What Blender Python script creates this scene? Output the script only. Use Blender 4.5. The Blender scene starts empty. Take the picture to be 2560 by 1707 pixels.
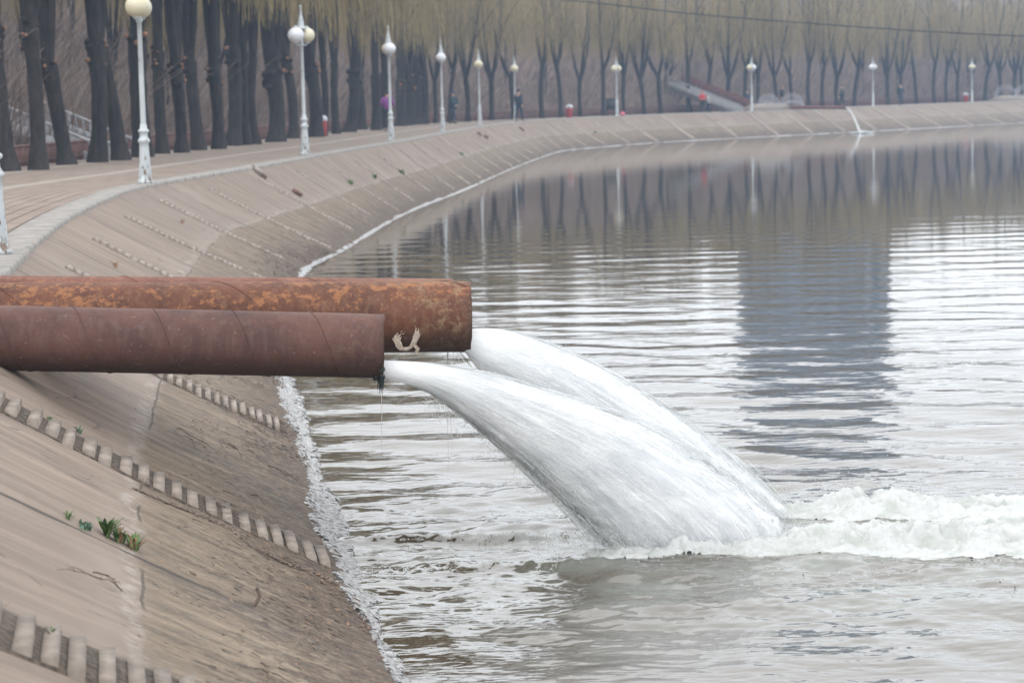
import bpy, bmesh, math, random
import numpy as np
from mathutils import Vector, Matrix

# ------------------------------------------------------------------ camera
SC = bpy.context.scene
COL = SC.collection
HC = 2.8                     # eye height above the water
ZP = 1.554                   # promenade height above the water
F = 6000.0                   # focal length in photo pixels (photo 2560 wide)
PITCH = math.atan(607.8 / F)
ROLL = math.radians(1.386)
_f = np.array([0, math.cos(PITCH), -math.sin(PITCH)])
_u0 = np.array([0, math.sin(PITCH), math.cos(PITCH)])
_x0 = np.array([1.0, 0, 0])
_r = math.cos(ROLL) * _x0 - math.sin(ROLL) * _u0
_u = math.cos(ROLL) * _u0 + math.sin(ROLL) * _x0
C0 = np.array([0, 0, HC])
cam_d = bpy.data.cameras.new('camera')
cam = bpy.data.objects.new('camera', cam_d)
COL.objects.link(cam)
cam.matrix_world = Matrix(((_r[0], _u[0], -_f[0], C0[0]), (_r[1], _u[1], -_f[1], C0[1]),
                           (_r[2], _u[2], -_f[2], C0[2]), (0, 0, 0, 1)))
cam_d.sensor_width = 36.0
cam_d.lens = F / 2560 * 36.0
cam_d.clip_start = 0.1
cam_d.clip_end = 3000
cam_d.dof.use_dof = True
cam_d.dof.focus_distance = 15.0
cam_d.dof.aperture_fstop = 4.6
SC.camera = cam

# ------------------------------------------------------------------ light
SUN_EL, SUN_AZ = 48.0, 205.0          # behind the camera, a little to the left
W = bpy.data.worlds.new('World')
SC.world = W
W.use_nodes = True
nt = W.node_tree
for n in list(nt.nodes):
    nt.nodes.remove(n)
wo = nt.nodes.new('ShaderNodeOutputWorld')
bg = nt.nodes.new('ShaderNodeBackground')
sky = nt.nodes.new('ShaderNodeTexSky')
sky.sky_type = 'NISHITA'
sky.sun_disc = False
sky.sun_elevation = math.radians(SUN_EL)
sky.sun_rotation = math.radians(SUN_AZ)
sky.air_density = 1.0
sky.dust_density = 4.0
sky.ozone_density = 1.0
hs = nt.nodes.new('ShaderNodeHueSaturation')
hs.inputs['Saturation'].default_value = 0.10
mx = nt.nodes.new('ShaderNodeMix')
mx.data_type = 'RGBA'
mx.inputs['Factor'].default_value = 0.75
mx.inputs['B'].default_value = (19.2, 19.35, 19.35, 1)     # even overcast deck
nt.links.new(sky.outputs[0], hs.inputs['Color'])
nt.links.new(hs.outputs[0], mx.inputs['A'])
nt.links.new(mx.outputs['Result'], bg.inputs['Color'])
bg.inputs['Strength'].default_value = 0.145
nt.links.new(bg.outputs[0], wo.inputs['Surface'])
sd = bpy.data.lights.new('sun', 'SUN')
sd.energy = 0.7
sd.angle = math.radians(25)
sd.color = (1.0, 0.965, 0.92)
sun = bpy.data.objects.new('sun', sd)
COL.objects.link(sun)
_el, _az = math.radians(SUN_EL), math.radians(SUN_AZ)
sdir = Vector((math.sin(_az) * math.cos(_el), math.cos(_az) * math.cos(_el), math.sin(_el)))
sun.rotation_euler = sdir.to_track_quat('Z', 'Y').to_euler()
SC.view_settings.view_transform = 'Standard'
SC.view_settings.look = 'None'
SC.view_settings.exposure = 0.0
SC.view_settings.gamma = 1.0
SC.render.engine = 'CYCLES'
SC.cycles.use_denoising = True
SC.cycles.max_bounces = 8
SC.cycles.transparent_max_bounces = 24
SC.cycles.volume_bounces = 1
SC.cycles.caustics_reflective = True
SC.cycles.sample_clamp_indirect = 4.0
SC.cycles.caustics_refractive = False

# ------------------------------------------------------------------ helpers
def ray(px, py):
    return _f + _r * (px - 1280) / F - _u * (py - 853.5) / F
def at_z(px, py, z):
    d = ray(px, py); return C0 + d * ((z - HC) / d[2])
def at_y(px, py, Y):
    d = ray(px, py); return C0 + d * (Y / d[1])

class MB:
    def __init__(s): s.V = []; s.Fq = []; s.Ft = []; s.UV = []; s.n = 0
    def add(s, V, F, uv=None):
        V = np.asarray(V, float).reshape(-1, 3); F = np.asarray(F, int)
        s.V.append(V)
        if len(F):
            (s.Fq if F.shape[1] == 4 else s.Ft).append(F + s.n)
        s.UV.append(np.zeros((len(V), 2)) if uv is None else np.asarray(uv, float).reshape(-1, 2))
        s.n += len(V)
        return s
    def box(s, c, d, rot=None):
        x, y, z = np.array(d) / 2.0
        V = np.array([(-x,-y,-z),(x,-y,-z),(x,y,-z),(-x,y,-z),(-x,-y,z),(x,-y,z),(x,y,z),(-x,y,z)])
        if rot is not None: V = V @ np.asarray(rot).T
        return s.add(V + np.asarray(c), [(0,3,2,1),(4,5,6,7),(0,1,5,4),(1,2,6,5),(2,3,7,6),(3,0,4,7)])
    def tube(s, P, R, n=8, cap=True):
        P = np.asarray(P, float); m = len(P)
        R = np.broadcast_to(np.asarray(R, float), (m,))
        T = np.gradient(P, axis=0); T /= np.linalg.norm(T, axis=1)[:, None] + 1e-12
        ref = np.array([0, 0, 1.0]) if abs(T[0][2]) < 0.9 else np.array([1.0, 0, 0])
        V = []; N = np.cross(T[0], ref); N /= np.linalg.norm(N)
        ang = np.arange(n) * 2 * math.pi / n
        for i in range(m):
            N = N - T[i] * (N @ T[i]); N /= np.linalg.norm(N) + 1e-12
            B = np.cross(T[i], N)
            V.append(P[i] + R[i] * (np.outer(np.cos(ang), N) + np.outer(np.sin(ang), B)))
        V = np.concatenate(V)
        i, j = np.meshgrid(np.arange(m - 1), np.arange(n), indexing='ij'); j2 = (j + 1) % n
        Fq = np.stack([i*n+j, i*n+j2, (i+1)*n+j2, (i+1)*n+j], -1).reshape(-1, 4)
        s.add(V, Fq)
        if cap:
            for k, sgn in ((0, 1), (m - 1, -1)):
                ring = V[k*n:(k+1)*n]; c = P[k][None]
                a = np.arange(n); b = (a + 1) % n
                tri = np.stack([np.full(n, n), b if sgn > 0 else a, a if sgn > 0 else b], -1)
                s.add(np.concatenate([ring, c]), tri)
        return s
    def lathe(s, prof, c=(0, 0, 0), n=20):
        prof = np.asarray(prof, float); m = len(prof)
        ang = np.arange(n) * 2 * math.pi / n
        V = np.stack([np.outer(prof[:, 0], np.cos(ang)), np.outer(prof[:, 0], np.sin(ang)),
                      np.repeat(prof[:, 1][:, None], n, 1)], -1).reshape(-1, 3) + np.asarray(c)
        i, j = np.meshgrid(np.arange(m - 1), np.arange(n), indexing='ij'); j2 = (j + 1) % n
        return s.add(V, np.stack([i*n+j, i*n+j2, (i+1)*n+j2, (i+1)*n+j], -1).reshape(-1, 4))
    def ball(s, c, r, n=14, m=9, sc=(1, 1, 1)):
        ph = np.linspace(0.0001, math.pi - 0.0001, m)
        pr = np.stack([np.sin(ph) * r, -np.cos(ph) * r], -1)
        t = MB(); t.lathe(pr, (0, 0, 0), n)
        return s.add(t.V[0] * np.array(sc) + np.asarray(c), t.Fq[0])
    def ribbons(s, P, Wd):
        """P (N,S,3) strand points, Wd (N,) or (N,S) width -> flat ribbons"""
        N, S, _ = P.shape
        Wd = np.asarray(Wd, float)
        if Wd.ndim == 1: Wd = np.repeat(Wd[:, None], S, 1)
        a = RNG.uniform(0, math.pi, N)
        D = np.stack([np.cos(a), np.sin(a), np.zeros(N)], -1)[:, None, :] * Wd[..., None] / 2
        V = np.stack([P - D, P + D], 2).reshape(-1, 3)
        i, j = np.meshgrid(np.arange(N), np.arange(S - 1), indexing='ij')
        b = (i * S + j) * 2
        return s.add(V, np.stack([b, b + 1, b + 3, b + 2], -1).reshape(-1, 4))
    def build(s, name, mat=None, parent=None, smooth=False, uv=False, loc=None):
        V = np.concatenate(s.V) if s.V else np.zeros((0, 3))
        q = np.concatenate(s.Fq) if s.Fq else np.zeros((0, 4), int)
        t = np.concatenate(s.Ft) if s.Ft else np.zeros((0, 3), int)
        me = bpy.data.meshes.new(name)
        me.vertices.add(len(V)); me.vertices.foreach_set('co', V.astype(np.float32).ravel())
        L = np.concatenate([q.ravel(), t.ravel()]).astype(np.int32)
        me.loops.add(len(L)); me.loops.foreach_set('vertex_index', L)
        st = np.concatenate([np.arange(len(q)) * 4, len(q) * 4 + np.arange(len(t)) * 3]).astype(np.int32)
        me.polygons.add(len(st)); me.polygons.foreach_set('loop_start', st)
        me.update(calc_edges=True)
        if smooth: me.polygons.foreach_set('use_smooth', np.ones(len(st), bool))
        if uv:
            U = np.concatenate(s.UV)
            l = me.uv_layers.new(name='UVMap')
            l.data.foreach_set('uv', U[L].astype(np.float32).ravel())
        me.validate()
        o = bpy.data.objects.new(name, me); COL.objects.link(o)
        if mat: me.materials.append(mat)
        if parent is not None: o.parent = parent
        if loc is not None: o.location = loc
        return o

def tag(o, label=None, cat=None, group=None, kind=None):
    if label: o['label'] = label
    if cat: o['category'] = cat
    if group: o['group'] = group
    if kind: o['kind'] = kind
    return o
def empty(name, loc=(0, 0, 0), rz=0.0):
    o = bpy.data.objects.new(name, None); COL.objects.link(o)
    o.location = loc; o.rotation_euler = (0, 0, rz); o.empty_display_size = 0.2
    return o
def copy_tree(o, parent=None):
    c = o.copy(); COL.objects.link(c); c.parent = parent
    for ch in list(o.children): copy_tree(ch, c)
    return c
RNG = np.random.default_rng(7)
random.seed(7)
_T = RNG.random((256, 256))
def vnoise(x, y):
    xi = np.floor(x).astype(int); yi = np.floor(y).astype(int)
    fx = x - xi; fy = y - yi
    fx = fx*fx*fx*(fx*(fx*6-15)+10); fy = fy*fy*fy*(fy*(fy*6-15)+10)
    a = _T[xi % 256, yi % 256]; b = _T[(xi+1) % 256, yi % 256]
    c = _T[xi % 256, (yi+1) % 256]; d = _T[(xi+1) % 256, (yi+1) % 256]
    return (a*(1-fx)+b*fx)*(1-fy) + (c*(1-fx)+d*fx)*fy
def fbm(x, y, o=4, g=0.5):
    x = np.asarray(x, float); y = np.asarray(y, float)
    s = 0; a = 1; t = 0
    for k in range(o):
        s = s + a * vnoise(x * 2**k + 17.3*k, y * 2**k + 5.1*k); t += a; a *= g
    return s / t * 2 - 1
def sm(x, a, b):
    t = np.clip((np.asarray(x, float) - a) / (b - a), 0, 1); return t*t*(3-2*t)

# ------------------------------------------------------------------ materials
class NT:
    """tiny node builder"""
    def __init__(s, name):
        s.m = bpy.data.materials.new(name); s.m.use_nodes = True
        s.t = s.m.node_tree; s.p = s.t.nodes['Principled BSDF']; s.out = s.t.nodes['Material Output']
    def n(s, typ, **kw):
        x = s.t.nodes.new('ShaderNode' + typ)
        for k, v in kw.items(): setattr(x, k, v)
        return x
    def l(s, a, b): s.t.links.new(a, b)
    def val(s, i, v):
        if hasattr(v, 'is_output') or isinstance(v, bpy.types.NodeSocket): s.l(v, i)
        else: i.default_value = v
    def math(s, op, a, b=0.0, c=None, clamp=False):
        x = s.n('Math', operation=op); x.use_clamp = clamp
        s.val(x.inputs[0], a); s.val(x.inputs[1], b)
        if c is not None: s.val(x.inputs[2], c)
        return x.outputs[0]
    def mix(s, f, a, b):
        x = s.n('Mix', data_type='RGBA')
        s.val(x.inputs['Factor'], f)
        for k, v in (('A', a), ('B', b)):
            if isinstance(v, tuple): v = (*v, 1) if len(v) == 3 else v
            s.val(x.inputs[k], v)
        return x.outputs['Result']
    def noise(s, vec, scale, detail=4, rough=0.55, dist=0.0):
        x = s.n('TexNoise'); x.inputs['Scale'].default_value = scale
        x.inputs['Detail'].default_value = detail; x.inputs['Roughness'].default_value = rough
        x.inputs['Distortion'].default_value = dist
        s.l(vec, x.inputs['Vector']); return x.outputs['Fac']
    def ss(s, x, a, b):
        r = s.n('MapRange', interpolation_type='SMOOTHSTEP')
        s.val(r.inputs['Value'], x); r.inputs['From Min'].default_value = a; r.inputs['From Max'].default_value = b
        return r.outputs[0]
    def scl(s, vec, v, add=(0, 0, 0)):
        x = s.n('Mapping'); s.l(vec, x.inputs['Vector']); x.inputs['Scale'].default_value = v
        x.inputs['Location'].default_value = add
        return x.outputs[0]
    def obj(s): return s.n('TexCoord').outputs['Object']
    def uv(s): return s.n('TexCoord').outputs['UV']
    def geo(s): return s.n('NewGeometry').outputs['Position']
    def bump(s, h, dist=0.01, strength=1.0, nrm=None):
        b = s.n('Bump'); b.inputs['Distance'].default_value = dist; b.inputs['Strength'].default_value = strength
        s.l(h, b.inputs['Height'])
        if nrm is not None: s.l(nrm, b.inputs['Normal'])
        return b.outputs[0]
    def done(s, color=None, rough=None, normal=None, **kw):
        if color is not None:
            if isinstance(color, tuple): color = (*color, 1) if len(color) == 3 else color
            s.val(s.p.inputs['Base Color'], color)
        if rough is not None: s.val(s.p.inputs['Roughness'], rough)
        if normal is not None: s.l(normal, s.p.inputs['Normal'])
        for k, v in kw.items(): s.val(s.p.inputs[k.replace('_', ' ')], v)
        return s.m

def mat_speckle(name, c1, c2, scale=8, rough=0.7, dist=0.004, detail=5, stretch=(1, 1, 1)):
    k = NT(name); v = k.scl(k.obj(), stretch)
    a = k.ss(k.noise(v, scale, detail), 0.3, 0.7)
    return k.done(k.mix(a, c1, c2), rough, k.bump(k.noise(v, scale * 4, 4), dist))

def mat_bank():
    k = NT('bank_concrete'); uv = k.uv()
    sx = k.n('SeparateXYZ'); k.l(uv, sx.inputs[0]); u, t = sx.outputs[0], sx.outputs[1]
    mtr = k.scl(uv, (5.1, 2.9, 1))
    st = k.scl(uv, (5.1 * 7, 2.9 * 0.7, 1))                 # streaks running down the slope
    n_st = k.noise(st, 1.0, 6, 0.6, 0.3)
    n_big = k.noise(mtr, 0.55, 4, 0.5)
    n_mid = k.noise(mtr, 3.0, 6, 0.6)
    n_fin = k.noise(mtr, 60, 4, 0.7)
    pan = k.n('TexWhiteNoise', noise_dimensions='1D')       # one tone per cast panel
    k.l(k.math('FLOOR', k.math('ADD', u, 0.5)), pan.inputs['W'])
    up = k.mix(k.ss(n_st, 0.3, 0.72), (0.20, 0.150, 0.115), (0.34, 0.262, 0.202))
    up = k.mix(k.math('MULTIPLY', pan.outputs['Value'], 0.4), up, (0.22, 0.175, 0.15))
    up = k.mix(k.ss(n_big, 0.45, 0.75), up, (0.32, 0.255, 0.21))
    lo = k.mix(k.ss(n_st, 0.3, 0.75), (0.160, 0.116, 0.076), (0.34, 0.262, 0.182))
    lo = k.mix(k.math('MULTIPLY', k.ss(k.noise(k.scl(uv, (5.1*5, 2.9*1.6, 1), (3, 1, 0)), 1, 7, 0.7, 0.5), 0.5, 0.66), 0.75), lo, (0.085, 0.065, 0.05))
    tt = k.math('ADD', t, k.math('MULTIPLY', k.math('SUBTRACT', n_mid, 0.5), 0.10))
    low = k.ss(tt, 0.47, 0.53)
    col = k.mix(low, up, lo)
    # pale mortar smear along the construction joint
    d = k.math('ABSOLUTE', k.math('SUBTRACT', k.math('ADD', t, k.math('MULTIPLY', k.math('SUBTRACT', k.noise(mtr, 1.4, 5), 0.5), 0.13)), 0.485))
    ln = k.math('MULTIPLY', k.math('SUBTRACT', 1.0, k.ss(d, 0.006, 0.024)), k.ss(k.noise(k.scl(uv, (5.1*12, 2.9*7, 1)), 1.0, 8, 0.8), 0.44, 0.58))
    col = k.mix(k.math('MULTIPLY', ln, 0.5), col, (0.50, 0.46, 0.42))
    d2 = k.math('ABSOLUTE', k.math('SUBTRACT', tt, 0.445))
    col = k.mix(k.math('MULTIPLY', k.math('SUBTRACT', 1.0, k.ss(d2, 0.01, 0.04)), 0.12), col, (0.40, 0.335, 0.285))
    # dark debris and silt near the water
    wet = k.math('ADD', t, k.math('MULTIPLY', k.math('SUBTRACT', k.noise(k.scl(uv, (5.1*3.5, 2.9*1.4, 1), (9, 4, 0)), 1.0, 8, 0.72, 0.4), 0.5), 1.1))
    col = k.mix(k.math('MULTIPLY', k.ss(wet, 0.68, 0.92), 0.82), col, (0.095, 0.060, 0.038))
    flk = k.noise(k.scl(uv, (5.1*17, 2.9*9, 1), (5, 6, 0)), 1.0, 8, 0.85)
    col = k.mix(k.math('MULTIPLY', k.math('MULTIPLY', k.ss(flk, 0.49, 0.56), k.ss(wet, 0.42, 0.80)), 0.85), col, (0.045, 0.028, 0.018))
    col = k.mix(k.math('MULTIPLY', k.math('MULTIPLY', k.ss(flk, 0.46, 0.40), k.ss(wet, 0.42, 0.80)), 0.5), col, (0.36, 0.28, 0.20))
    spk = k.math('MULTIPLY', k.ss(n_fin, 0.60, 0.70), k.math('ADD', 0.25, k.math('MULTIPLY', low, 0.6)))
    col = k.mix(spk, col, (0.09, 0.065, 0.05))
    grn = k.noise(k.scl(uv, (5.1*26, 2.9*14, 1)), 1.0, 8, 0.85)
    col = k.mix(k.math('MULTIPLY', k.ss(grn, 0.50, 0.66), k.math('ADD', 0.12, k.math('MULTIPLY', low, 0.35))), col, (0.12, 0.088, 0.066))
    col = k.mix(k.math('MULTIPLY', k.ss(grn, 0.50, 0.34), k.math('ADD', 0.08, k.math('MULTIPLY', low, 0.30))), col, (0.48, 0.41, 0.34))
    crk = k.n('TexVoronoi', feature='DISTANCE_TO_EDGE'); k.l(k.scl(uv, (5.1*1.1, 2.9*.8, 1)), crk.inputs['Vector']); crk.inputs['Scale'].default_value = 1.0
    crm = k.math('MULTIPLY', k.math('LESS_THAN', k.math('ADD', crk.outputs['Distance'], k.math('MULTIPLY', k.noise(mtr, 5, 6, .7), .10)), 0.054), k.ss(k.noise(mtr, .8, 2), 0.46, 0.54))
    col = k.mix(k.math('MULTIPLY', crm, 0.6), col, (0.07, 0.055, 0.045))
    # joints between panels, at the middle between two step rows
    fr = k.math('ABSOLUTE', k.math('SUBTRACT', k.math('FRACT', u), 0.5))
    wob = k.math('MULTIPLY', k.math('SUBTRACT', k.noise(k.scl(uv, (2, 9, 1)), 1.0, 6, 0.7), 0.5), 0.006)
    wd = k.math('ADD', 0.002, k.math('MULTIPLY', k.ss(k.noise(k.scl(uv, (3, 5, 1), (4, 4, 0)), 1.0, 5), 0.45, 0.75), 0.008))
    seam = k.math('LESS_THAN', k.math('ABSOLUTE', k.math('ADD', fr, wob)), wd)
    col = k.mix(k.math('MULTIPLY', seam, 0.85), col, (0.045, 0.035, 0.028))
    # soft streak stains (mud washed down from the promenade)
    f2 = k.math('ABSOLUTE', k.math('SUBTRACT', k.math('ABSOLUTE', k.math('SUBTRACT', fr, 0.5)), 0.066))
    sm2 = k.math('MULTIPLY', k.math('LESS_THAN', k.math('ABSOLUTE', k.math('ADD', f2, wob)), 0.0022), k.ss(k.noise(k.scl(uv, (1.5, 4, 1), (8, 1, 0)), 1.0, 5), 0.40, 0.52))
    col = k.mix(k.math('MULTIPLY', sm2, 0.8), col, (0.05, 0.038, 0.03))
    f3 = k.math('ABSOLUTE', k.math('ADD', k.math('SUBTRACT', t, 0.505), k.math('MULTIPLY', k.math('SUBTRACT', k.noise(mtr, 2.2, 6, .7), 0.5), 0.03)))
    sm3 = k.math('MULTIPLY', k.math('LESS_THAN', f3, 0.0030), k.ss(k.noise(mtr, 1.1, 3), 0.46, 0.56))
    col = k.mix(k.math('MULTIPLY', sm3, 0.75), col, (0.06, 0.045, 0.035))
    ms = k.math('MULTIPLY', k.ss(k.noise(k.scl(uv, (5.1*2.2, 0.9, 1), (7, 0, 0)), 1.0, 5, 0.6), 0.52, 0.72), 0.45)
    col = k.mix(ms, col, (0.155, 0.125, 0.105))
    h = k.math('ADD', k.math('MULTIPLY', n_st, 0.6), k.math('ADD', k.math('MULTIPLY', n_fin, k.math('ADD', 0.15, k.math('MULTIPLY', low, 0.35))), k.math('MULTIPLY', seam, -1.5)))
    return k.done(k.mix(0.26, col, (0, 0, 0)), 0.85, k.bump(h, 0.012))

def mat_pavers():
    k = NT('paving_brick'); uv = k.uv()
    v = k.scl(uv, (1, 1, 1))
    b = k.n('TexBrick'); k.l(v, b.inputs['Vector'])
    b.inputs['Scale'].default_value = 1.0
    b.inputs['Brick Width'].default_value = 0.42; b.inputs['Row Height'].default_value = 0.21
    b.inputs['Mortar Size'].default_value = 0.018; b.inputs['Mortar Smooth'].default_value = 0.3
    b.inputs['Color1'].default_value = (0.25, 0.185, 0.145, 1)
    b.inputs['Color2'].default_value = (0.34, 0.26, 0.205, 1)
    b.inputs['Mortar'].default_value = (0.10, 0.078, 0.064, 1)
    big = k.ss(k.noise(v, 0.5, 5), 0.35, 0.7)
    col = k.mix(k.math('MULTIPLY', big, 0.35), b.outputs['Color'], (0.33, 0.28, 0.24))
    sx = k.n('SeparateXYZ'); k.l(uv, sx.inputs[0])
    o = sx.outputs[1]
    for c_, w_ in ((2.45, 0.16), (5.0, 0.12)):
        s_ = k.math('LESS_THAN', k.math('ABSOLUTE', k.math('SUBTRACT', o, c_)), w_)
        dots = k.ss(k.noise(v, 7, 3), 0.3, 0.6)
        col = k.mix(k.math('MULTIPLY', s_, k.math('ADD', 0.45, k.math('MULTIPLY', dots, 0.4))), col, (0.43, 0.385, 0.34))
    h = k.math('ADD', k.math('MULTIPLY', b.outputs['Fac'], -1.0), k.math('MULTIPLY', k.noise(v, 3, 4), 0.8))
    return k.done(k.mix(0.26, col, (0, 0, 0)), 0.85, k.bump(h, 0.02))

def mat_kerb():
    k = NT('kerb_concrete'); uv = k.uv()
    sx = k.n('SeparateXYZ'); k.l(uv, sx.inputs[0])
    j = k.math('LESS_THAN', k.math('ABSOLUTE', k.math('SUBTRACT', k.math('FRACT', k.math('MULTIPLY', sx.outputs[0], 1.25)), 0.5)), 0.02)
    c = k.mix(k.ss(k.noise(uv, 5, 6), 0.3, 0.7), (0.27, 0.245, 0.22), (0.40, 0.375, 0.35))
    c = k.mix(j, c, (0.07, 0.055, 0.045))
    return k.done(k.mix(0.25, c, (0, 0, 0)), 0.85, k.bump(k.noise(uv, 30, 5), 0.006))

def mat_hill():
    k = NT('leaf_litter_soil'); v = k.geo()
    a = k.noise(v, 0.35, 6, 0.6); b = k.noise(v, 4, 8, 0.75)
    c = k.mix(k.ss(a, 0.35, 0.65), (0.095, 0.058, 0.042), (0.15, 0.094, 0.068))
    c = k.mix(k.ss(b, 0.5, 0.75), c, (0.16, 0.11, 0.085))
    return k.done(c, 0.95, k.bump(b, 0.1))

def mat_water():
    k = NT('lake_water'); pos = k.geo()
    sx = k.n('SeparateXYZ'); k.l(pos, sx.inputs[0]); X, Y = sx.outputs[0], sx.outputs[1]
    dx = k.math('SUBTRACT', X, 1.5); dy = k.math('SUBTRACT', Y, 14.5)
    r = k.math('SQRT', k.math('ADD', k.math('MULTIPLY', dx, dx), k.math('MULTIPLY', dy, dy)))
    near = k.math('SUBTRACT', 1.0, k.ss(r, 1.0, 9.0))
    midr = k.math('SUBTRACT', 1.0, k.ss(r, 3.0, 42.0))
    gust = k.ss(k.noise(k.scl(pos, (0.06, 0.10, 0.1)), 1.0, 3), 0.35, 0.65)
    warp = k.n('TexNoise'); warp.inputs['Scale'].default_value = 0.7; k.l(pos, warp.inputs['Vector'])
    wv = k.n('VectorMath', operation='ADD'); k.l(pos, wv.inputs[0])
    ws = k.n('VectorMath', operation='SCALE'); k.l(warp.outputs['Color'], ws.inputs[0]); ws.inputs['Scale'].default_value = 0.5
    k.l(ws.outputs[0], wv.inputs[1]); wp = wv.outputs[0]
    n1 = k.noise(k.scl(wp, (1.25, 3.0, 1)), 1.0, 2, 0.5)
    n2 = k.noise(k.scl(wp, (3.0, 7.0, 1), (5, 3, 0)), 1.0, 2, 0.5)
    n3 = k.noise(k.scl(pos, (7, 13, 1), (1, 8, 0)), 1.0, 3, 0.6)
    n4 = k.noise(k.scl(pos, (0.30, 0.75, 1), (1, 2, 0)), 1.0, 2, 0.5)
    nr2 = k.math('SUBTRACT', 1.0, k.ss(r, 3.0, 17.0))
    a1 = k.math('ADD', 0.0012, k.math('ADD', k.math('MULTIPLY', midr, 0.0085), k.math('MULTIPLY', nr2, 0.008)))
    a2 = k.math('ADD', 0.0005, k.math('ADD', k.math('MULTIPLY', midr, 0.0026), k.math('MULTIPLY', nr2, 0.0072)))
    a3 = k.math('ADD', 0.0001, k.math('ADD', k.math('MULTIPLY', midr, 0.0004), k.math('MULTIPLY', near, 0.0022)))
    a1 = k.math('MULTIPLY', a1, k.math('ADD', 0.55, k.math('MULTIPLY', gust, 0.75)))
    h = k.math('ADD', k.math('MULTIPLY', n1, a1), k.math('ADD', k.math('MULTIPLY', n2, a2), k.math('MULTIPLY', n3, a3)))
    h = k.math('ADD', h, k.math('MULTIPLY', n4, k.math('ADD', 0.004, k.math('MULTIPLY', midr, 0.009))))
    nb = k.bump(h, 1.0)
    near2 = k.math('SUBTRACT', 1.0, k.ss(r, 1.0, 3.6))
    aer = k.math('MULTIPLY', near2, k.ss(k.noise(k.scl(pos, (1.2, 2.4, 1)), 1.0, 4), 0.35, 0.7))
    c = k.mix(k.math('MULTIPLY', aer, 0.45), (0.060, 0.048, 0.030), (0.20, 0.23, 0.21))
    return k.done(c, 0.03, nb, IOR=1.85)

def mat_rust(name, base, dark, orange, pale, amount, tip):
    k = NT(name); v = k.obj()
    sx = k.n('SeparateXYZ'); k.l(v, sx.inputs[0]); X, Z = sx.outputs[0], sx.outputs[2]
    n1 = k.noise(v, 3.0, 7, 0.6); n2 = k.noise(v, 9, 9, 0.7, 0.6); n3 = k.noise(k.scl(v, (22, 22, 3.0)), 1.0, 5, 0.6)
    n4 = k.noise(k.scl(v, (2.2, 6, 6), (3, 3, 3)), 1.0, 8, 0.72, 0.3)
    c = k.mix(k.ss(n1, 0.35, 0.7), base, dark)
    c = k.mix(k.math('MULTIPLY', k.ss(n3, 0.45, 0.75), 0.35), c, pale)
    top = k.ss(Z, -0.10, 0.16)                                # rain-washed scale lies on the upper side
    n5 = k.noise(v, 20, 8, 0.75)
    c = k.mix(k.math('MULTIPLY', k.math('MULTIPLY', k.ss(k.math('ADD', k.math('MULTIPLY', n5, 0.60), k.math('ADD', k.math('MULTIPLY', n4, 0.47), k.math('MULTIPLY', top, 0.12))), 0.648, 0.715), amount), 0.75), c, orange)
    c = k.mix(k.math('MULTIPLY', k.math('MULTIPLY', k.ss(n2, 0.58, 0.72), amount), 0.35), c, pale)
    e = k.ss(k.math('ADD', X, k.math('MULTIPLY', k.math('SUBTRACT', n1, 0.5), 0.7)), -0.75, -0.05)   # crusted mouth
    c = k.mix(k.math('MULTIPLY', k.math('MULTIPLY', e, k.ss(k.noise(v, 14, 9, 0.75, 0.4), 0.48, 0.62)), tip), c, (0.20, 0.13, 0.075))
    c = k.mix(k.math('MULTIPLY', k.math('MULTIPLY', e, k.ss(k.noise(v, 24, 9, 0.8), 0.60, 0.68)), tip * 0.7), c, (0.46, 0.34, 0.22))
    c = k.mix(k.math('MULTIPLY', k.ss(k.math('ADD', X, k.math('MULTIPLY', n1, 0.3)), 0.08, 0.16), 0.6), c, (0.055, 0.03, 0.022))
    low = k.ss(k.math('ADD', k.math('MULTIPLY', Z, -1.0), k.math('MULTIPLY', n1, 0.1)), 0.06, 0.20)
    c = k.mix(k.math('MULTIPLY', low, 0.65), c, (0.050, 0.030, 0.020))  # underside shading of the pipe, mixed into the rust colour
    pit = k.noise(v, 55, 6, 0.8)
    c = k.mix(k.math('MULTIPLY', k.ss(pit, 0.52, 0.68), 0.5), c, dark)
    c = k.mix(k.math('MULTIPLY', k.ss(k.noise(k.scl(v, (1, 1, 1), (2, 7, 1)), 38, 3, .6), 0.66, 0.70), 0.5), c, (.22, .16, .13))
    h = k.math('ADD', k.math('MULTIPLY', n2, 1.0), k.math('ADD', k.math('MULTIPLY', n4, 0.8), k.math('MULTIPLY', pit, .4)))
    return k.done(c, k.math('ADD', 0.52, k.math('MULTIPLY', n1, 0.35)), k.bump(h, 0.006), Specular_IOR_Level=0.35)

def mat_paint(name, col, wear=(0.16, 0.11, 0.08), amt=0.62):
    k = NT(name); v = k.obj()
    n = k.noise(k.scl(v, (1, 1, 0.5)), 16, 8, 0.7)
    sx = k.n('SeparateXYZ'); k.l(v, sx.inputs[0])
    lowz = k.math('SUBTRACT', 1.0, k.ss(sx.outputs[2], 0.1, 0.8))
    w = k.ss(k.math('ADD', n, k.math('MULTIPLY', lowz, 0.10)), amt, amt + 0.05)
    c = k.mix(k.ss(k.noise(k.scl(v, (3, 3, 0.6)), 3, 4), 0.4, 0.75), col, tuple(x * 0.75 for x in col))
    return k.done(k.mix(w, c, wear), 0.45, k.bump(w, -0.003))

def mat_bark():
    k = NT('willow_bark'); v = k.obj()
    n = k.noise(k.scl(v, (14, 14, 2.2)), 1.0, 6, 0.7); b = k.noise(v, 1.5, 4)
    c = k.mix(k.ss(n, 0.35, 0.7), (0.014, 0.012, 0.012), (0.045, 0.037, 0.033))
    c = k.mix(k.math('MULTIPLY', k.ss(b, 0.5, 0.8), 0.5), c, (0.062, 0.052, 0.045))
    return k.done(c, 0.95, k.bump(n, 0.05))

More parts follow.
